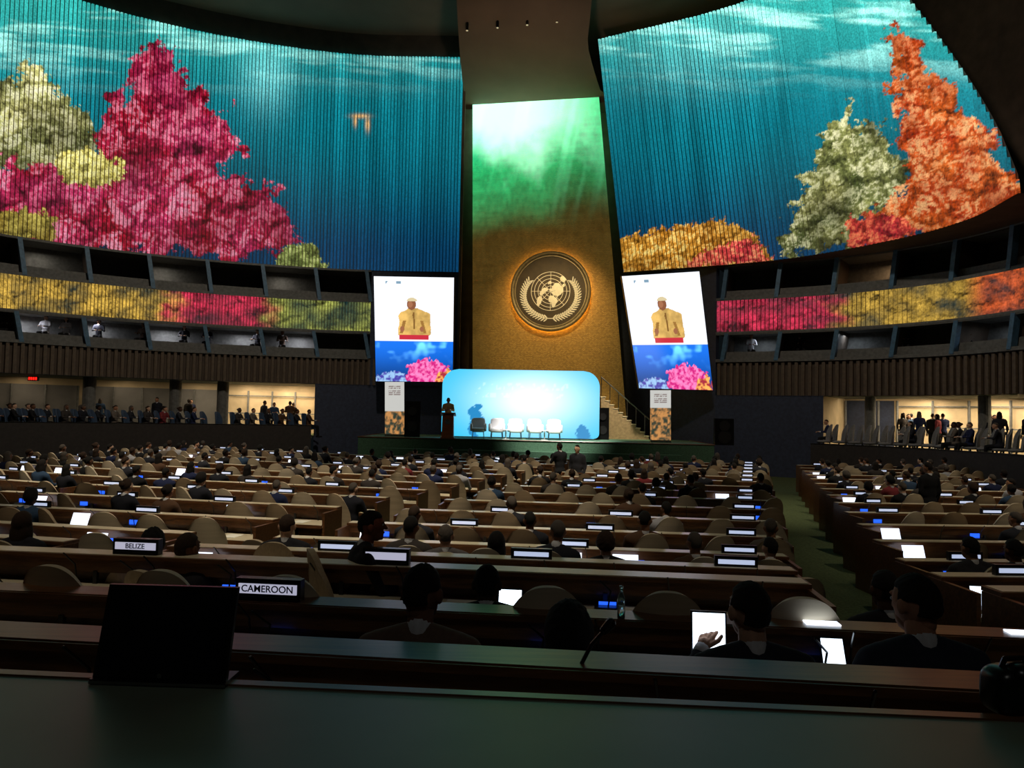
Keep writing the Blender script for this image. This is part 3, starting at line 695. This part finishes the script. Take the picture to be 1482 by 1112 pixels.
SK=[(206,156,128),(170,120,90),(120,80,58),(84,56,42),(220,176,148)]
HR=[(22,18,16),(28,22,20),(54,38,28),(90,82,76),(18,16,14)]
JK=[(30,32,42),(22,22,26),(40,42,52),(62,56,54),(30,40,78),(110,100,92),(130,46,52),(170,170,178),(50,74,104),(90,64,46)]
def pcols(part,jk=None,sk=None,hr=None,sh=None,tr=None):
    sk=sk or random.choice(SK);hr=hr or random.choice(HR);jk=jk or random.choice(JK[:5]*2+JK)
    tab=np.array([jk,tr or (22,22,26),sk,hr,(14,12,12),sh or (215,215,220),(12,10,10),tuple(int(v*.75) for v in sk)],float);return tab[part]
def addperson(mb,tp,pos,yaw,s=1.,**k):
    V,T,P=tp;mb.add(xf((V,T),pos,yaw,s),pcols(P,**k),0,smooth=True)
far=[person(hair=h,lean=l,fem=f,vox=.04,headyaw=hy) for h,l,f,hy in (('short',.05,0,0),('short',.16,0,.3),('long',.05,1,0),('short',-.02,0,-.3),('bun',.1,1,0),('curly',.06,1,.2))]
farS=[person(True,hair=h,lean=.02,fem=f,vox=.04) for h,f in (('short',0),('long',1))]
farS.append(person(True,hair='short',lean=.03,vox=.04,arms=(((-.25,.1,.78),(-.1,.3,.82)),((.25,.1,.78),(.12,.28,.8)))))
def chairT(hi=False):
    n,m=(20,14) if hi else (10,7)
    a=np.linspace(-1,1,n);v=np.linspace(0,1,m);A,Vv=np.meshgrid(a,v)
    an=A*1.05
    hgt=.43+.72*Vv
    wid=np.where(Vv>.5,np.sqrt(np.clip(1-((Vv-.5)/.52)**2*.6,0,1)),1)
    X=np.sin(an*wid)*.30;Y=-.02-np.cos(an*wid)*.27-.07*Vv
    Z=hgt-.13*np.abs(A)**2.5*Vv
    P=np.stack([X,Y,Z],-1);Pi=np.stack([X*.86,Y*.86-.0,Z],-1)
    sh=cat(gridVT(P),gridVT(Pi),gridVT(np.stack([P[-1],Pi[-1]])),gridVT(np.stack([P[:,0],Pi[:,0]])),gridVT(np.stack([P[:,-1],Pi[:,-1]])),gridVT(np.stack([P[0],Pi[0]])))
    k=18 if hi else 10
    st=ell((0,.0,.42),(.26,.26,.055),k,6,.6)
    bs=[cyl((0,0,.05),(0,0,.4),.03,8)]+[cap((0,0,.07),(.25*math.cos(t),.25*math.sin(t),.03),.022,.018,6,2) for t in np.arange(4)*math.pi/2+.78]
    b=cat(*bs);V,T=cat(sh,st,b);p=np.concatenate([np.zeros(len(sh[1])+len(st[1])),np.ones(len(b[1]))]).astype(int);return V,T,p
CH=chairT();CHh=chairT(True)
CHC=[(218,200,172),(202,180,150),(180,156,126),(224,208,184)]
gal=MB();galc=MB()
for cv,a,b in ((cL,-60,452),(cQ,1205,1540)):
    s0,s1=sorted((cv.s_of_px(a),cv.s_of_px(b)))
    for off in (-1.35,-.35):
        for s in np.arange(s0,s1,.68):
            q=cv.pt(np.array([s]),off,.7)[0];yw=math.atan2(2-q[0],33-q[1])*-1
            V,T,pp=CH;galc.add(xf((V,T),q,yw),np.array([(60,80,108) if cv is cL else (130,130,132),(30,30,32)])[pp],0,smooth=True)
            if random.random()<(.5 if cv is cL else .2): addperson(gal,random.choice(far),q,yw+random.uniform(-.3,.3))
gal.obj('gallery_audience',[m_cloth]);galc.obj('gallery_chairs',[mat_v('gallery_upholstery',.75)])
# ------------------------------------------------------------ desks
def Lx(y): return -1.7+.33*(y-11.6)
def Rx(y): return 2.0+.316*(y-5.1)
segs=[]
rowsY=[2.33,3.85,5.2,6.8,8.4]+[8.4+1.6*k for k in range(1,13)]
for i,y in enumerate(rowsY):
    f=fz(y-.4) if i>0 else .23
    if i<=1: segs.append(((-4.4,y+.44),(3.2 if i else 1.62,y-(.32 if i else .162)),f,i,'c'));continue
    if i==2:
        segs.append(((-5,y+.5),(Rx(y),y-.1*Rx(y)),f,i,'c'))
    else:
        segs.append(((Lx(y),y-.1*Lx(y)),(Rx(y),y-.1*Rx(y)),f,i,'c'))
        r=Lx(y)-1.1;l=r-6.3;segs.append(((l,y-.1*r+.2*6.3),(r,y-.1*r),f,i,'l'))
        r2=l-.9;yb=y-.1*r+.2*7.2;w=min(7.,20.5+r2-.12*max(0,yb-20))
        if w>1.5 and yb+.38*w<30.: segs.append(((r2-w,yb+.38*w),(r2,yb),f,i,'m'))
    l=Rx(y)+1.25;yy=y-.1*l;w=5.2
    segs.append(((l,yy),(l+w,yy+.05*w),f,i,'r'))
    if y>8:
        l2=l+w+.9;w=min(4.2,15.2-l2)
        if w>1.2: segs.append(((l2,yy+.3),(l2+w,yy+.3+.2*w),f,i,'s'))
plates=MB();cons=MB();papers=MB();chairs=MB();crowd={k:MB() for k in 'clmrs'}
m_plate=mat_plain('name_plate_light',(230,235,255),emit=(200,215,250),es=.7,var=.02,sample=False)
m_blue=mat_plain('console_screen',(20,60,220),emit=(40,100,255),es=1.2,var=.1,sample=False)
m_white_e=mat_plain('tablet_screen',(240,240,250),emit=(225,235,255),es=1.5,var=.02,sample=False)
m_paper=mat_plain('paper',(240,238,228),.8,var=.03)
def fr(p,q):
    p=np.array(p);q=np.array(q);e=q-p;L=np.linalg.norm(e);e=e/L;n=np.array([-e[1],e[0]]);return p,e,n,L
def ob(p,e,n,a0,a1,t0,t1,z0,z1):
    g=lambda a,t,z:(p[0]+e[0]*a+n[0]*t,p[1]+e[1]*a+n[1]*t,z)
    return hexa([g(a0,t0,z0),g(a1,t0,z0),g(a1,t1,z0),g(a0,t1,z0),g(a0,t0,z1),g(a1,t0,z1),g(a1,t1,z1),g(a0,t1,z1)])
for (pL,pR,f,i,blk) in segs:
    p,e,n,L=fr(pL,pR);mb=MB();B=lambda *a,mat=0:mb.add(ob(p,e,n,*a),mat=mat)
    B(0,L,-.42,.12,f+.71,f+.745,mat=1);B(0,L,-.44,-.42,f+.70,f+.75,mat=0)
    B(.0,L,.10,.13,f+.83,f+.935,mat=0);B(-.02,L+.02,.06,.26,f+.935,f+.965,mat=0);B(0,L,.075,.25,f+.965,f+.97,mat=1 if i>1 else 0)
    B(0,L,.20,.23,f-.1,f+.935,mat=0)
    B(-.03,.01,-.4,.24,f-.15,f+.935,mat=0);B(L-.01,L+.03,-.4,.24,f-.15,f+.935,mat=0)
    for a in np.arange(1.9,L-.5,1.9): B(a-.02,a+.02,-.1,.22,f+.0,f+.72,mat=2);B(a-.015,a+.015,.09,.12,f+.745,f+.84,mat=2)
    mb.obj('delegate_desk',[m_wood,m_top,m_dark])
    yaw=math.atan2(e[1],e[0])
    g=lambda a,t,z:np.array([p[0]+e[0]*a+n[0]*t,p[1]+e[1]*a+n[1]*t,z])
    if i>=3:
        for a in np.arange(.7 if blk!='c' else L-.5-1.85*int((L-.8)/1.85),L-.3,1.85):
            x,_=proj(g(a,0,1));
            if x<-120 or x>1600 or random.random()<.18: continue
            w=.19 if i<8 else .16
            plates.add(ob(p,e,n,a-w,a+w,.12,.17,f+.97,f+1.065),mat=1);plates.add(ob(p,e,n,a-w+.03,a+w-.03,.112,.12,f+.995,f+1.035),mat=0)
        for a in np.arange(.5,L-.2,1.24):
            if random.random()<.5: continue
            cons.add(ob(p,e,n,a-.07,a+.07,.085,.10,f+.80,f+.86),mat=1)
            cons.add(ob(p,e,n,a-.10,a+.10,.0,.10,f+.745,f+.80),mat=0)
    for a in np.arange(.35,L-.2,.62):
        if random.random()<.5: cons.add(pipe([g(a+.2,.05,f+.75),g(a+.2,.02,f+.9),g(a+.18,-.08,f+1.0)],.006,5),mat=0)
        if random.random()<.6 and i>1:
            t=random.uniform(-.3,-.15);papers.add(ob(p,e,n,a-.1,a+.11,t,t+.27,f+.747,f+.752),mat=0)
        if random.random()<(.16 if i in(3,4,5) else .08) and i>2:
            c=g(a,-.1,f+.75);papers.add(xf(hexa([(-.14,0,0),(.14,0,0),(.14,.01,0),(-.14,.01,0),(-.14,.07,.19),(.14,.07,.19),(.14,.08,.19),(-.14,.08,.19)]),c,yaw),mat=1)
            papers.add(xf(box(-.14,.14,-.2,.0,0,.012),c,yaw),mat=2)
    if i==0: continue
    ns=int(L/.66);
    for k in range(ns):
        a=(k+.5)*L/ns;c=g(a,-.80,f);x,_=proj(c+np.array([0,0,.9]))
        if x<-90 or x>1570 or c[1]<2: continue
        yw=yaw+random.uniform(-.15,.15)
        if i==1: continue
        hi=c[1]<9;V,T,pp=CHh if hi else CH
        tab=np.array([random.choice(CHC),(30,30,32)])
        if random.random()<.8: chairs.add(xf((V,T),c,yw+random.uniform(-.3,.3)),tab[pp],0,smooth=True)
        occ=(.40 if i<9 else .58) if i>3 else (.25 if blk=='r' and i>2 else 0)
        if random.random()<occ:
            tp=random.choice(far);addperson(crowd[blk],tp,g(a+random.uniform(-.05,.05),-.78+random.uniform(-.03,.06),f),yw+random.uniform(-.2,.2),random.uniform(.95,1.03))
plates.obj('name_plates',[m_plate,m_black]);cons.obj('desk_consoles',[m_black,m_blue]);papers.obj('papers_and_laptops',[m_paper,m_white_e,m_black])
chairs.obj('delegate_chairs',[mat_v('chair_upholstery',.75)])
for k in crowd:
    if crowd[k].V: crowd[k].obj('seated_audience',[m_cloth])
mb=MB()
for cv,a,b,nn in ((cL,150,455,8),(cQ,1280,1500,16)):
    for k in range(nn):
        s=cv.s_of_px(random.uniform(a,b));q=cv.pt(np.array([s]),random.uniform(.4,3.2),.7)[0];addperson(mb,random.choice(farS),q,random.uniform(-.8,.8)+(math.pi if random.random()<.3 else 0),random.uniform(.94,1.03))
mb.obj('standing_onlookers',[m_cloth])
mb=MB()
for cv,lst in ((cL,(22,70,146,210,265,372,406,300,100)),(cQ,(1080,1150,1290,1370,1450))):
    for px in lst:
        s=cv.s_of_px(px);q=cv.pt(np.array([s]),1.15,4.72)[0];addperson(mb,random.choice(far),q,math.pi+random.uniform(-.4,.4),jk=random.choice([(200,200,205),(40,40,50),(90,70,60)]))
mb.obj('booth_interpreters',[m_cloth])
mb=MB();addperson(mb,farS[2],(1.45,21.6,fz(21)),.6,1.02,jk=(30,32,38));mb.obj('standing_man',[m_cloth])
mb=MB();addperson(mb,farS[0],(1.92,21.2,fz(21)),2.6,1.0,jk=(36,38,46));mb.obj('standing_man',[m_cloth])
mb=MB();q=at_y(1345,650,15);addperson(mb,farS[0],(q[0],15,fz(15)),.3,1.0,jk=(20,20,24));mb.obj('standing_man',[m_cloth])
sp=at_y(648,634,32.9);mb=MB();addperson(mb,farS[2],(sp[0],32.85,SZ),math.pi,1.02,jk=(230,190,120),sk=(120,76,54),tr=(150,120,80));mb.obj('speaker_at_lectern',[m_cloth])
# ------------------------------------------------------------ hero people
def hero(name,px,d,yaw=0,fy=None,chair=True,dz=0,ccol=(190,168,138),seat=True,s=1.0,pk=None,**kw):
    q=at_y(px,900,d);f=fz(d) if fy is None else fy
    q=np.array([q[0],d,f+dz]);mb=MB();tp=person(det=True,vox=.013,**kw);addperson(mb,tp,q,yaw,s,**(pk or {}));mb.obj(name,[m_cloth])
    if chair:
        mb=MB();V,T,pp=CHh;VV_=V.copy()
        if d<3.5: VV_[:,2]=np.where(VV_[:,2]>.45,.45+(VV_[:,2]-.45)*.66,VV_[:,2])
        mb.add(xf((VV_,T),(q[0],q[1]-.03,f),yaw),np.array([ccol,(30,30,32)])[pp],0,smooth=True);mb.obj('delegate_chair',[mat_v('chair_fabric',.75)])
    return q
hero('seated_man',603,2.98,-.05,pk=dict(jk=(112,90,76),sk=(120,80,60),hr=(16,14,12)),hair='short',lean=.12,headyaw=-.25,headpitch=-.1,s=1.02)
hero('seated_woman',832,3.02,.0,pk=dict(jk=(28,28,34),sk=(90,60,44),hr=(16,14,14)),hair='afro',lean=.35,slouch=.27,headpitch=-.3,fem=True)
hq=hero('seated_man',1097,2.92,.05,pk=dict(jk=(44,44,54),sk=(200,154,128),hr=(32,24,22)),hair='short',lean=.08,headyaw=.1,arms=(((-.27,.13,.84),(-.13,.27,1.00)),((.26,.12,.80),(.12,.36,.81))))
hero('seated_man',1347,2.92,.0,pk=dict(jk=(44,48,62),sk=(184,132,104),hr=(28,22,20)),hair='short',lean=.1,headyaw=.3,headpitch=-.1,s=1.03)
hero('seated_man',514,5.6,-1.2,fy=-.16,chair=True,dz=.06,pk=dict(jk=(28,26,32),sk=(150,84,62),hr=(20,14,12)),hair='short',lean=.1,headyaw=-.2)
hero('seated_woman',212,6.0,.1,fy=-.35,pk=dict(jk=(170,160,160),sk=(96,62,44),hr=(14,12,12)),hair='curly',fem=True)
hero('seated_man',256,5.6,-.4,fy=-.3,pk=dict(jk=(36,34,42),sk=(120,80,60)),hair='short')
hero('seated_man',408,7.4,.0,fy=-.4,pk=dict(jk=(34,34,40)),hair='short')
hero('seated_man',642,7.6,.1,fy=-.5,pk=dict(jk=(100,96,98)),hair='short')
hero('seated_woman',716,7.5,.0,fy=-.55,pk=dict(jk=(30,28,32),hr=(14,12,12)),hair='long',fem=True)
hero('seated_man',703,4.4,.0,fy=-.18,chair=False,pk=dict(jk=(26,26,30),sk=(60,40,30),hr=(12,10,10)),hair='short',slouch=.1)
hero('seated_man',876,7.6,.0,fy=-.55,pk=dict(jk=(30,30,34)),hair='curly')
hero('seated_man',1290,4.4,.0,fy=-.24,chair=False,pk=dict(jk=(26,26,30),sk=(96,62,44)),hair='short')
hero('seated_man',1412,7.5,.1,fy=-.5,pk=dict(jk=(46,46,52)),hair='short')
hero('seated_man',1476,7.4,.1,fy=-.5,pk=dict(jk=(40,40,50)),hair='short')
hero('seated_woman',20,7.2,.1,fy=-.4,pk=dict(jk=(30,30,40)),hair='long',fem=True)
# ------------------------------------------------------------ foreground counter + items
mb=MB();p,e,n,L=fr((-3.6,2.0),(3.2,1.55))
B=lambda *a,mat=0:mb.add(ob(p,e,n,*a),mat=mat)
B(0,L,-1.2,-.02,1.31,1.345,mat=1);B(0,L,-.03,0.0,1.24,1.35,mat=0);B(0,L,-.06,-.03,.3,1.31,mat=0)
for a in (.3,2,3.4,5,L-.3): B(a-.02,a+.02,-1.15,-.06,.55,1.31,mat=0)
mb.obj('foreground_counter',[m_wood,mat_plain('counter_laminate',(112,122,106),.42,var=.08,scale=4)])
q=at_z(231,990,1.347);mb=MB();w=.162;h=.222;tl=.035;yw=-.03;pos=(q[0],q[1],1.346)
mb.add(xf(hexa([(-w,0,.012),(w-.004,0,.012),(w-.004,.014,.012),(-w,.014,.012),(-w+.012,tl,h),(w+.004,tl,h),(w+.004,tl+.012,h),(-w+.012,tl+.012,h)]),pos,yw),mat=0)
mb.add(xf(hexa([(-w+.012,-.002,.03),(w-.016,-.002,.03),(w-.016,.001,.03),(-w+.012,.001,.03),(-w+.022,tl-.004,h-.012),(w-.008,tl-.004,h-.012),(w-.008,tl-.001,h-.012),(-w+.022,tl-.001,h-.012)]),pos,yw),mat=1)
mb.add(xf(box(-w,w,-.014,.07,0,.012),pos,yw),mat=0)
mb.add(xf(cyl((0,-.004,.02),(0,.002,.02),.006,16),pos,yw),mat=2)
mb.add(xf(box(-w,w,-.017,-.014,.002,.009),pos,yw),mat=2)
mb.obj('monitor',[m_black,mat_plain('screen_glass',(14,15,24),.12,var=.1),m_chrome])
def text(s,size,loc,yaw,parent,mat):
    cu=bpy.data.curves.new('t','FONT');cu.body=s;cu.size=size;cu.align_x='CENTER';cu.align_y='CENTER';cu.extrude=.001;cu.offset=.0008
    o=bpy.data.objects.new('t',cu);sc.collection.objects.link(o);bpy.context.view_layer.update()
    me=bpy.data.meshes.new_from_object(o.evaluated_get(bpy.context.evaluated_depsgraph_get()));bpy.data.objects.remove(o)
    o=bpy.data.objects.new('lettering',me);me.materials.clear();me.materials.append(mat);sc.collection.objects.link(o)
    o.rotation_euler=(math.pi/2,0,yaw);o.location=loc;o.parent=parent
m_txt=mat_plain('dark_lettering',(20,22,40),.6)
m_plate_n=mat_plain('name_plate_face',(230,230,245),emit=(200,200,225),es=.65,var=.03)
def plate(txt,px,i,blk='c',w=.36):
    sg=[s for s in segs if s[3]==i and s[4]==blk][0];p,e,n,L=fr(sg[0],sg[1]);f=sg[2]
    A=np.linspace(.2,L-.2,800);Q=np.stack([p[0]+e[0]*A+n[0]*.14,p[1]+e[1]*A+n[1]*.14,np.full(800,f+1.)],1);x,_=proj(Q);c=Q[np.argmin(abs(x-px))]
    yaw=math.atan2(e[1],e[0]);mb=MB();z=f+.972
    mb.add(xf(box(-w/2,w/2,-.03,.03,0,.115),(c[0],c[1],z),yaw),mat=1);mb.add(xf(box(-w/2+.01,w/2-.01,-.045,-.03,0,.02),(c[0],c[1],z),yaw),mat=1)
    mb.add(xf(box(-w/2+.02,w/2-.02,-.036,-.03,.035,.088),(c[0],c[1],z),yaw),mat=0)
    o=mb.obj('name_plate',[m_plate_n,m_black])
    r=np.array([math.sin(yaw),-math.cos(yaw)])*.039
    if txt: text(txt,.052,(c[0]+r[0],c[1]+r[1],z+.061),yaw,o,m_txt)
plate('CAMEROON',391,1,w=.37);plate('BELIZE',199,2,w=.36);plate('',560,2,w=.34)
mb=MB()
def near_on(i,px,t,h,blk='c'):
    sg=[s for s in segs if s[3]==i and s[4]==blk][0];p,e,n,L=fr(sg[0],sg[1]);A=np.linspace(.1,L-.1,900)
    Q=np.stack([p[0]+e[0]*A+n[0]*t,p[1]+e[1]*A+n[1]*t,np.full(900,sg[2]+h)],1);x,_=proj(Q);return Q[np.argmin(abs(x-px))]
for i,px in ((1,385),(1,780),(1,1190),(2,190),(2,330),(2,600),(2,880),(0,400)):
    c=near_on(i,px,-.02,.75);mb.add(xf(box(-.09,.09,-.05,.05,0,.03),c,-.1),mat=0)
    if i: mb.add(xf(box(-.06,.06,.03,.04,.03,.05),c,-.1),mat=1)
    mb.add(pipe([c,c+[.02,0,.13],c+[-.06,-.05,.21]],.006,6),mat=0)
mb.obj('microphone_consoles',[m_black,m_blue])
m_tab=mat_plain('tablet_glow',(240,245,255),emit=(222,238,255),es=2.6,var=.03)
def tabletobj(c,w,h,tilt=.3,yaw=-.1,base=True):
    mb=MB()
    mb.add(xf(hexa([(-w/2,0,0),(w/2,0,0),(w/2,.01,0),(-w/2,.01,0),(-w/2,h*tilt,h),(w/2,h*tilt,h),(w/2,h*tilt+.01,h),(-w/2,h*tilt+.01,h)]),c,yaw),mat=1)
    k=.008;mb.add(xf(hexa([(-w/2+k,-.002,k),(w/2-k,-.002,k),(w/2-k,.004,k),(-w/2+k,.004,k),(-w/2+k,h*tilt-.005,h-k),(w/2-k,h*tilt-.005,h-k),(w/2-k,h*tilt,h-k),(-w/2+k,h*tilt,h-k)]),c,yaw),mat=0)
    if base: mb.add(xf(box(-w/2,w/2,-.18,0,0,.012),c,yaw),mat=1)
    mb.obj('tablet' if not base else 'laptop',[m_tab,m_black])
def laptop(px,i,t,w,h,blk='c'): tabletobj(near_on(i,px,t,.75,blk),w,h)
tabletobj(np.array([at_y(1027,900,3.27)[0],3.27,.95]),.155,.20,.15,-.1,False)
laptop(738,2,-.1,.17,.13);laptop(1430,3,-.1,.26,.17,'r')
tabletobj(np.array([at_y(1268,900,3.2)[0],3.2,.90]),.07,.12,.3,-.4,False)
for px,w in ((1190,.17),(1478,.14)):
    c=near_on(1,px,.16,.972);mb=MB();mb.add(xf(box(-w/2,w/2,-.035,.035,0,.006),c,-.1),mat=0);mb.obj('tablet',[m_tab])  # left one is lit white paper, given the tablet glow
c=near_on(1,1212,-.05,.75);tabletobj(c,.12,.19,.5,-.1)
c=near_on(0,842,.12,.97);mb=MB();mb.add(pipe([c+[0,0,-.12],c+[.0,0,-.0],c+[.03,0,.06],c+[.07,-.01,.11]],.007,8),mat=0);mb.add(cap(c+[.07,-.01,.11],c+[.09,-.015,.135],.015,.017,12,3),mat=0);mb.obj('gooseneck_microphone',[m_black])
c=near_on(1,898,.1,.97);mb=MB()
prof=[(0,.001),(0,.02),(.09,.02),(.11,.018),(.13,.009),(.15,.009),(.15,.011),(.165,.011),(.166,.001)]
th=np.linspace(0,2*math.pi,17);P=np.array([[[c[0]+r*math.cos(t),c[1]+r*math.sin(t),c[2]+z] for t in th] for z,r in prof]);mb.add(gridVT(P),mat=0,smooth=True)
gm=mat_plain('bottle_plastic',(150,180,180),.1);gm.node_tree.nodes['Principled BSDF'].inputs['Transmission Weight'].default_value=.8
mb.obj('water_bottle',[gm])
c=at_z(1468,1030,1.345);mb=MB();mb.add(xf(cat(ell((0,0,.05),(.07,.045,.055),24,14,.55),ell((0,-.02,.075),(.04,.035,.04),16,10,.7)),c,.2),mat=0,smooth=True);mb.add(xf(pipe([(-.04,0,.09),(-.025,0,.12),(.025,0,.12),(.04,0,.09)],.006),c,.2),mat=0)
mb.obj('handbag',[m_black])
# ------------------------------------------------------------ lights
def area(name,loc,tgt,size,power,col,sp=None):
    l=bpy.data.lights.new(name,'AREA');l.size=size;l.energy=power;l.color=col
    if sp: l.spread=math.radians(sp)
    o=bpy.data.objects.new(name,l);sc.collection.objects.link(o);o.location=loc
    o.rotation_euler=(Vector(tgt)-Vector(loc)).to_track_quat('-Z','Y').to_euler();return o
def spot(name,loc,tgt,power,col,ang=50,blend=.6,rad=.3):
    l=bpy.data.lights.new(name,'SPOT');l.energy=power;l.color=col;l.spot_size=math.radians(ang);l.spot_blend=blend;l.shadow_soft_size=rad
    o=bpy.data.objects.new(name,l);sc.collection.objects.link(o);o.location=loc
    o.rotation_euler=(Vector(tgt)-Vector(loc)).to_track_quat('-Z','Y').to_euler();return o
warm=(1,.80,.54)
for i,(x,y,pw) in enumerate(((-8,17,13000),(-2,12,9500),(-1,20,13000),(5,22,7000),(-11,24,9500),(10,13,5000),(11,20,5000),(3.5,8.5,1500),(-5,8,2200))):
    spot('ceiling_downlight',(x,y-6.5,19.5),(x,y,0),pw,(1,.86,.64),32,.9,.25)
spot('rear_fill',(.5,-2.5,8),(.4,3,1),70,(.9,.9,.85),50,.9,.5)  # added fill from behind the camera, lifts the near suits
spot('stage_light',(2,24,17),(2,33,1.5),34000,(1,.94,.86),20,.6)
spot('emblem_light',(1,25,14),tuple(EC-np.array([0,0,2.0])),6500,(1,.74,.34),32,.9)
spot('gold_uplight',(4.5,36.6,1.2),(1.8,38.3,6),120,(1,.7,.3),80,.8)
spot('stair_light',(6,31,9),(5.5,36.5,1.5),3500,(1,.85,.6),35,.7)
spot('ceiling_fill',(1,27,12),(.5,37,20.5),800,(1,.78,.6),70,.9,.5)  # added spot in mid-air, only there to brighten the ceiling cove
spot('wall_fill',(6,14,12),(18.5,22,16),1500,(1,.78,.6),70,.9,.5)  # added spot to lift the dark wall right of the panel
spot('balcony_fill',(-4,16,19),(-16,34,4.4),5500,(1,.86,.68),64,.9,.4)  # added pair of spots standing in for ambient light on the balconies
spot('balcony_fill',(4,16,19),(15,31,4.4),3800,(1,.86,.68),60,.9,.4)
for px,pw in ((425,110),(365,90),(290,26),(190,18),(60,18)):
    s=cL.s_of_px(px);q=cL.pt(np.array([s]),3.0,3.25)[0];area('lobby_light',tuple(q),(q[0],q[1]+.3,0),1.6,pw,warm)
for px,pw in ((1225,12),(1290,150),(1370,150),(1450,110)):
    s=cQ.s_of_px(px);q=cQ.pt(np.array([s]),3.0,3.0)[0];area('lobby_light',tuple(q),(q[0],q[1]+.3,0),1.6,pw,warm)
for px in (40,140,240,350,430):
    s=cL.s_of_px(px);q=cL.pt(np.array([s]),1.2,5.85)[0];area('booth_light',tuple(q),(q[0],q[1],0),.5,34,(.9,.92,1))
for px in (1100,1220,1420):
    s=cQ.s_of_px(px);q=cQ.pt(np.array([s]),1.2,5.85)[0];area('booth_light',tuple(q),(q[0],q[1],0),.5,9,(.8,.9,1))
for px in (60,230,400):
    s=cL.s_of_px(px);q=cL.pt(np.array([s]),1.2,9.0)[0];area('booth_light',tuple(q),(q[0],q[1],0),.5,12,(.95,.85,.7))
s=cQ.s_of_px(1275);q=cQ.pt(np.array([s]),1.2,9.0)[0];area('booth_light',tuple(q),(q[0],q[1],0),.4,26,(1,.6,.3))
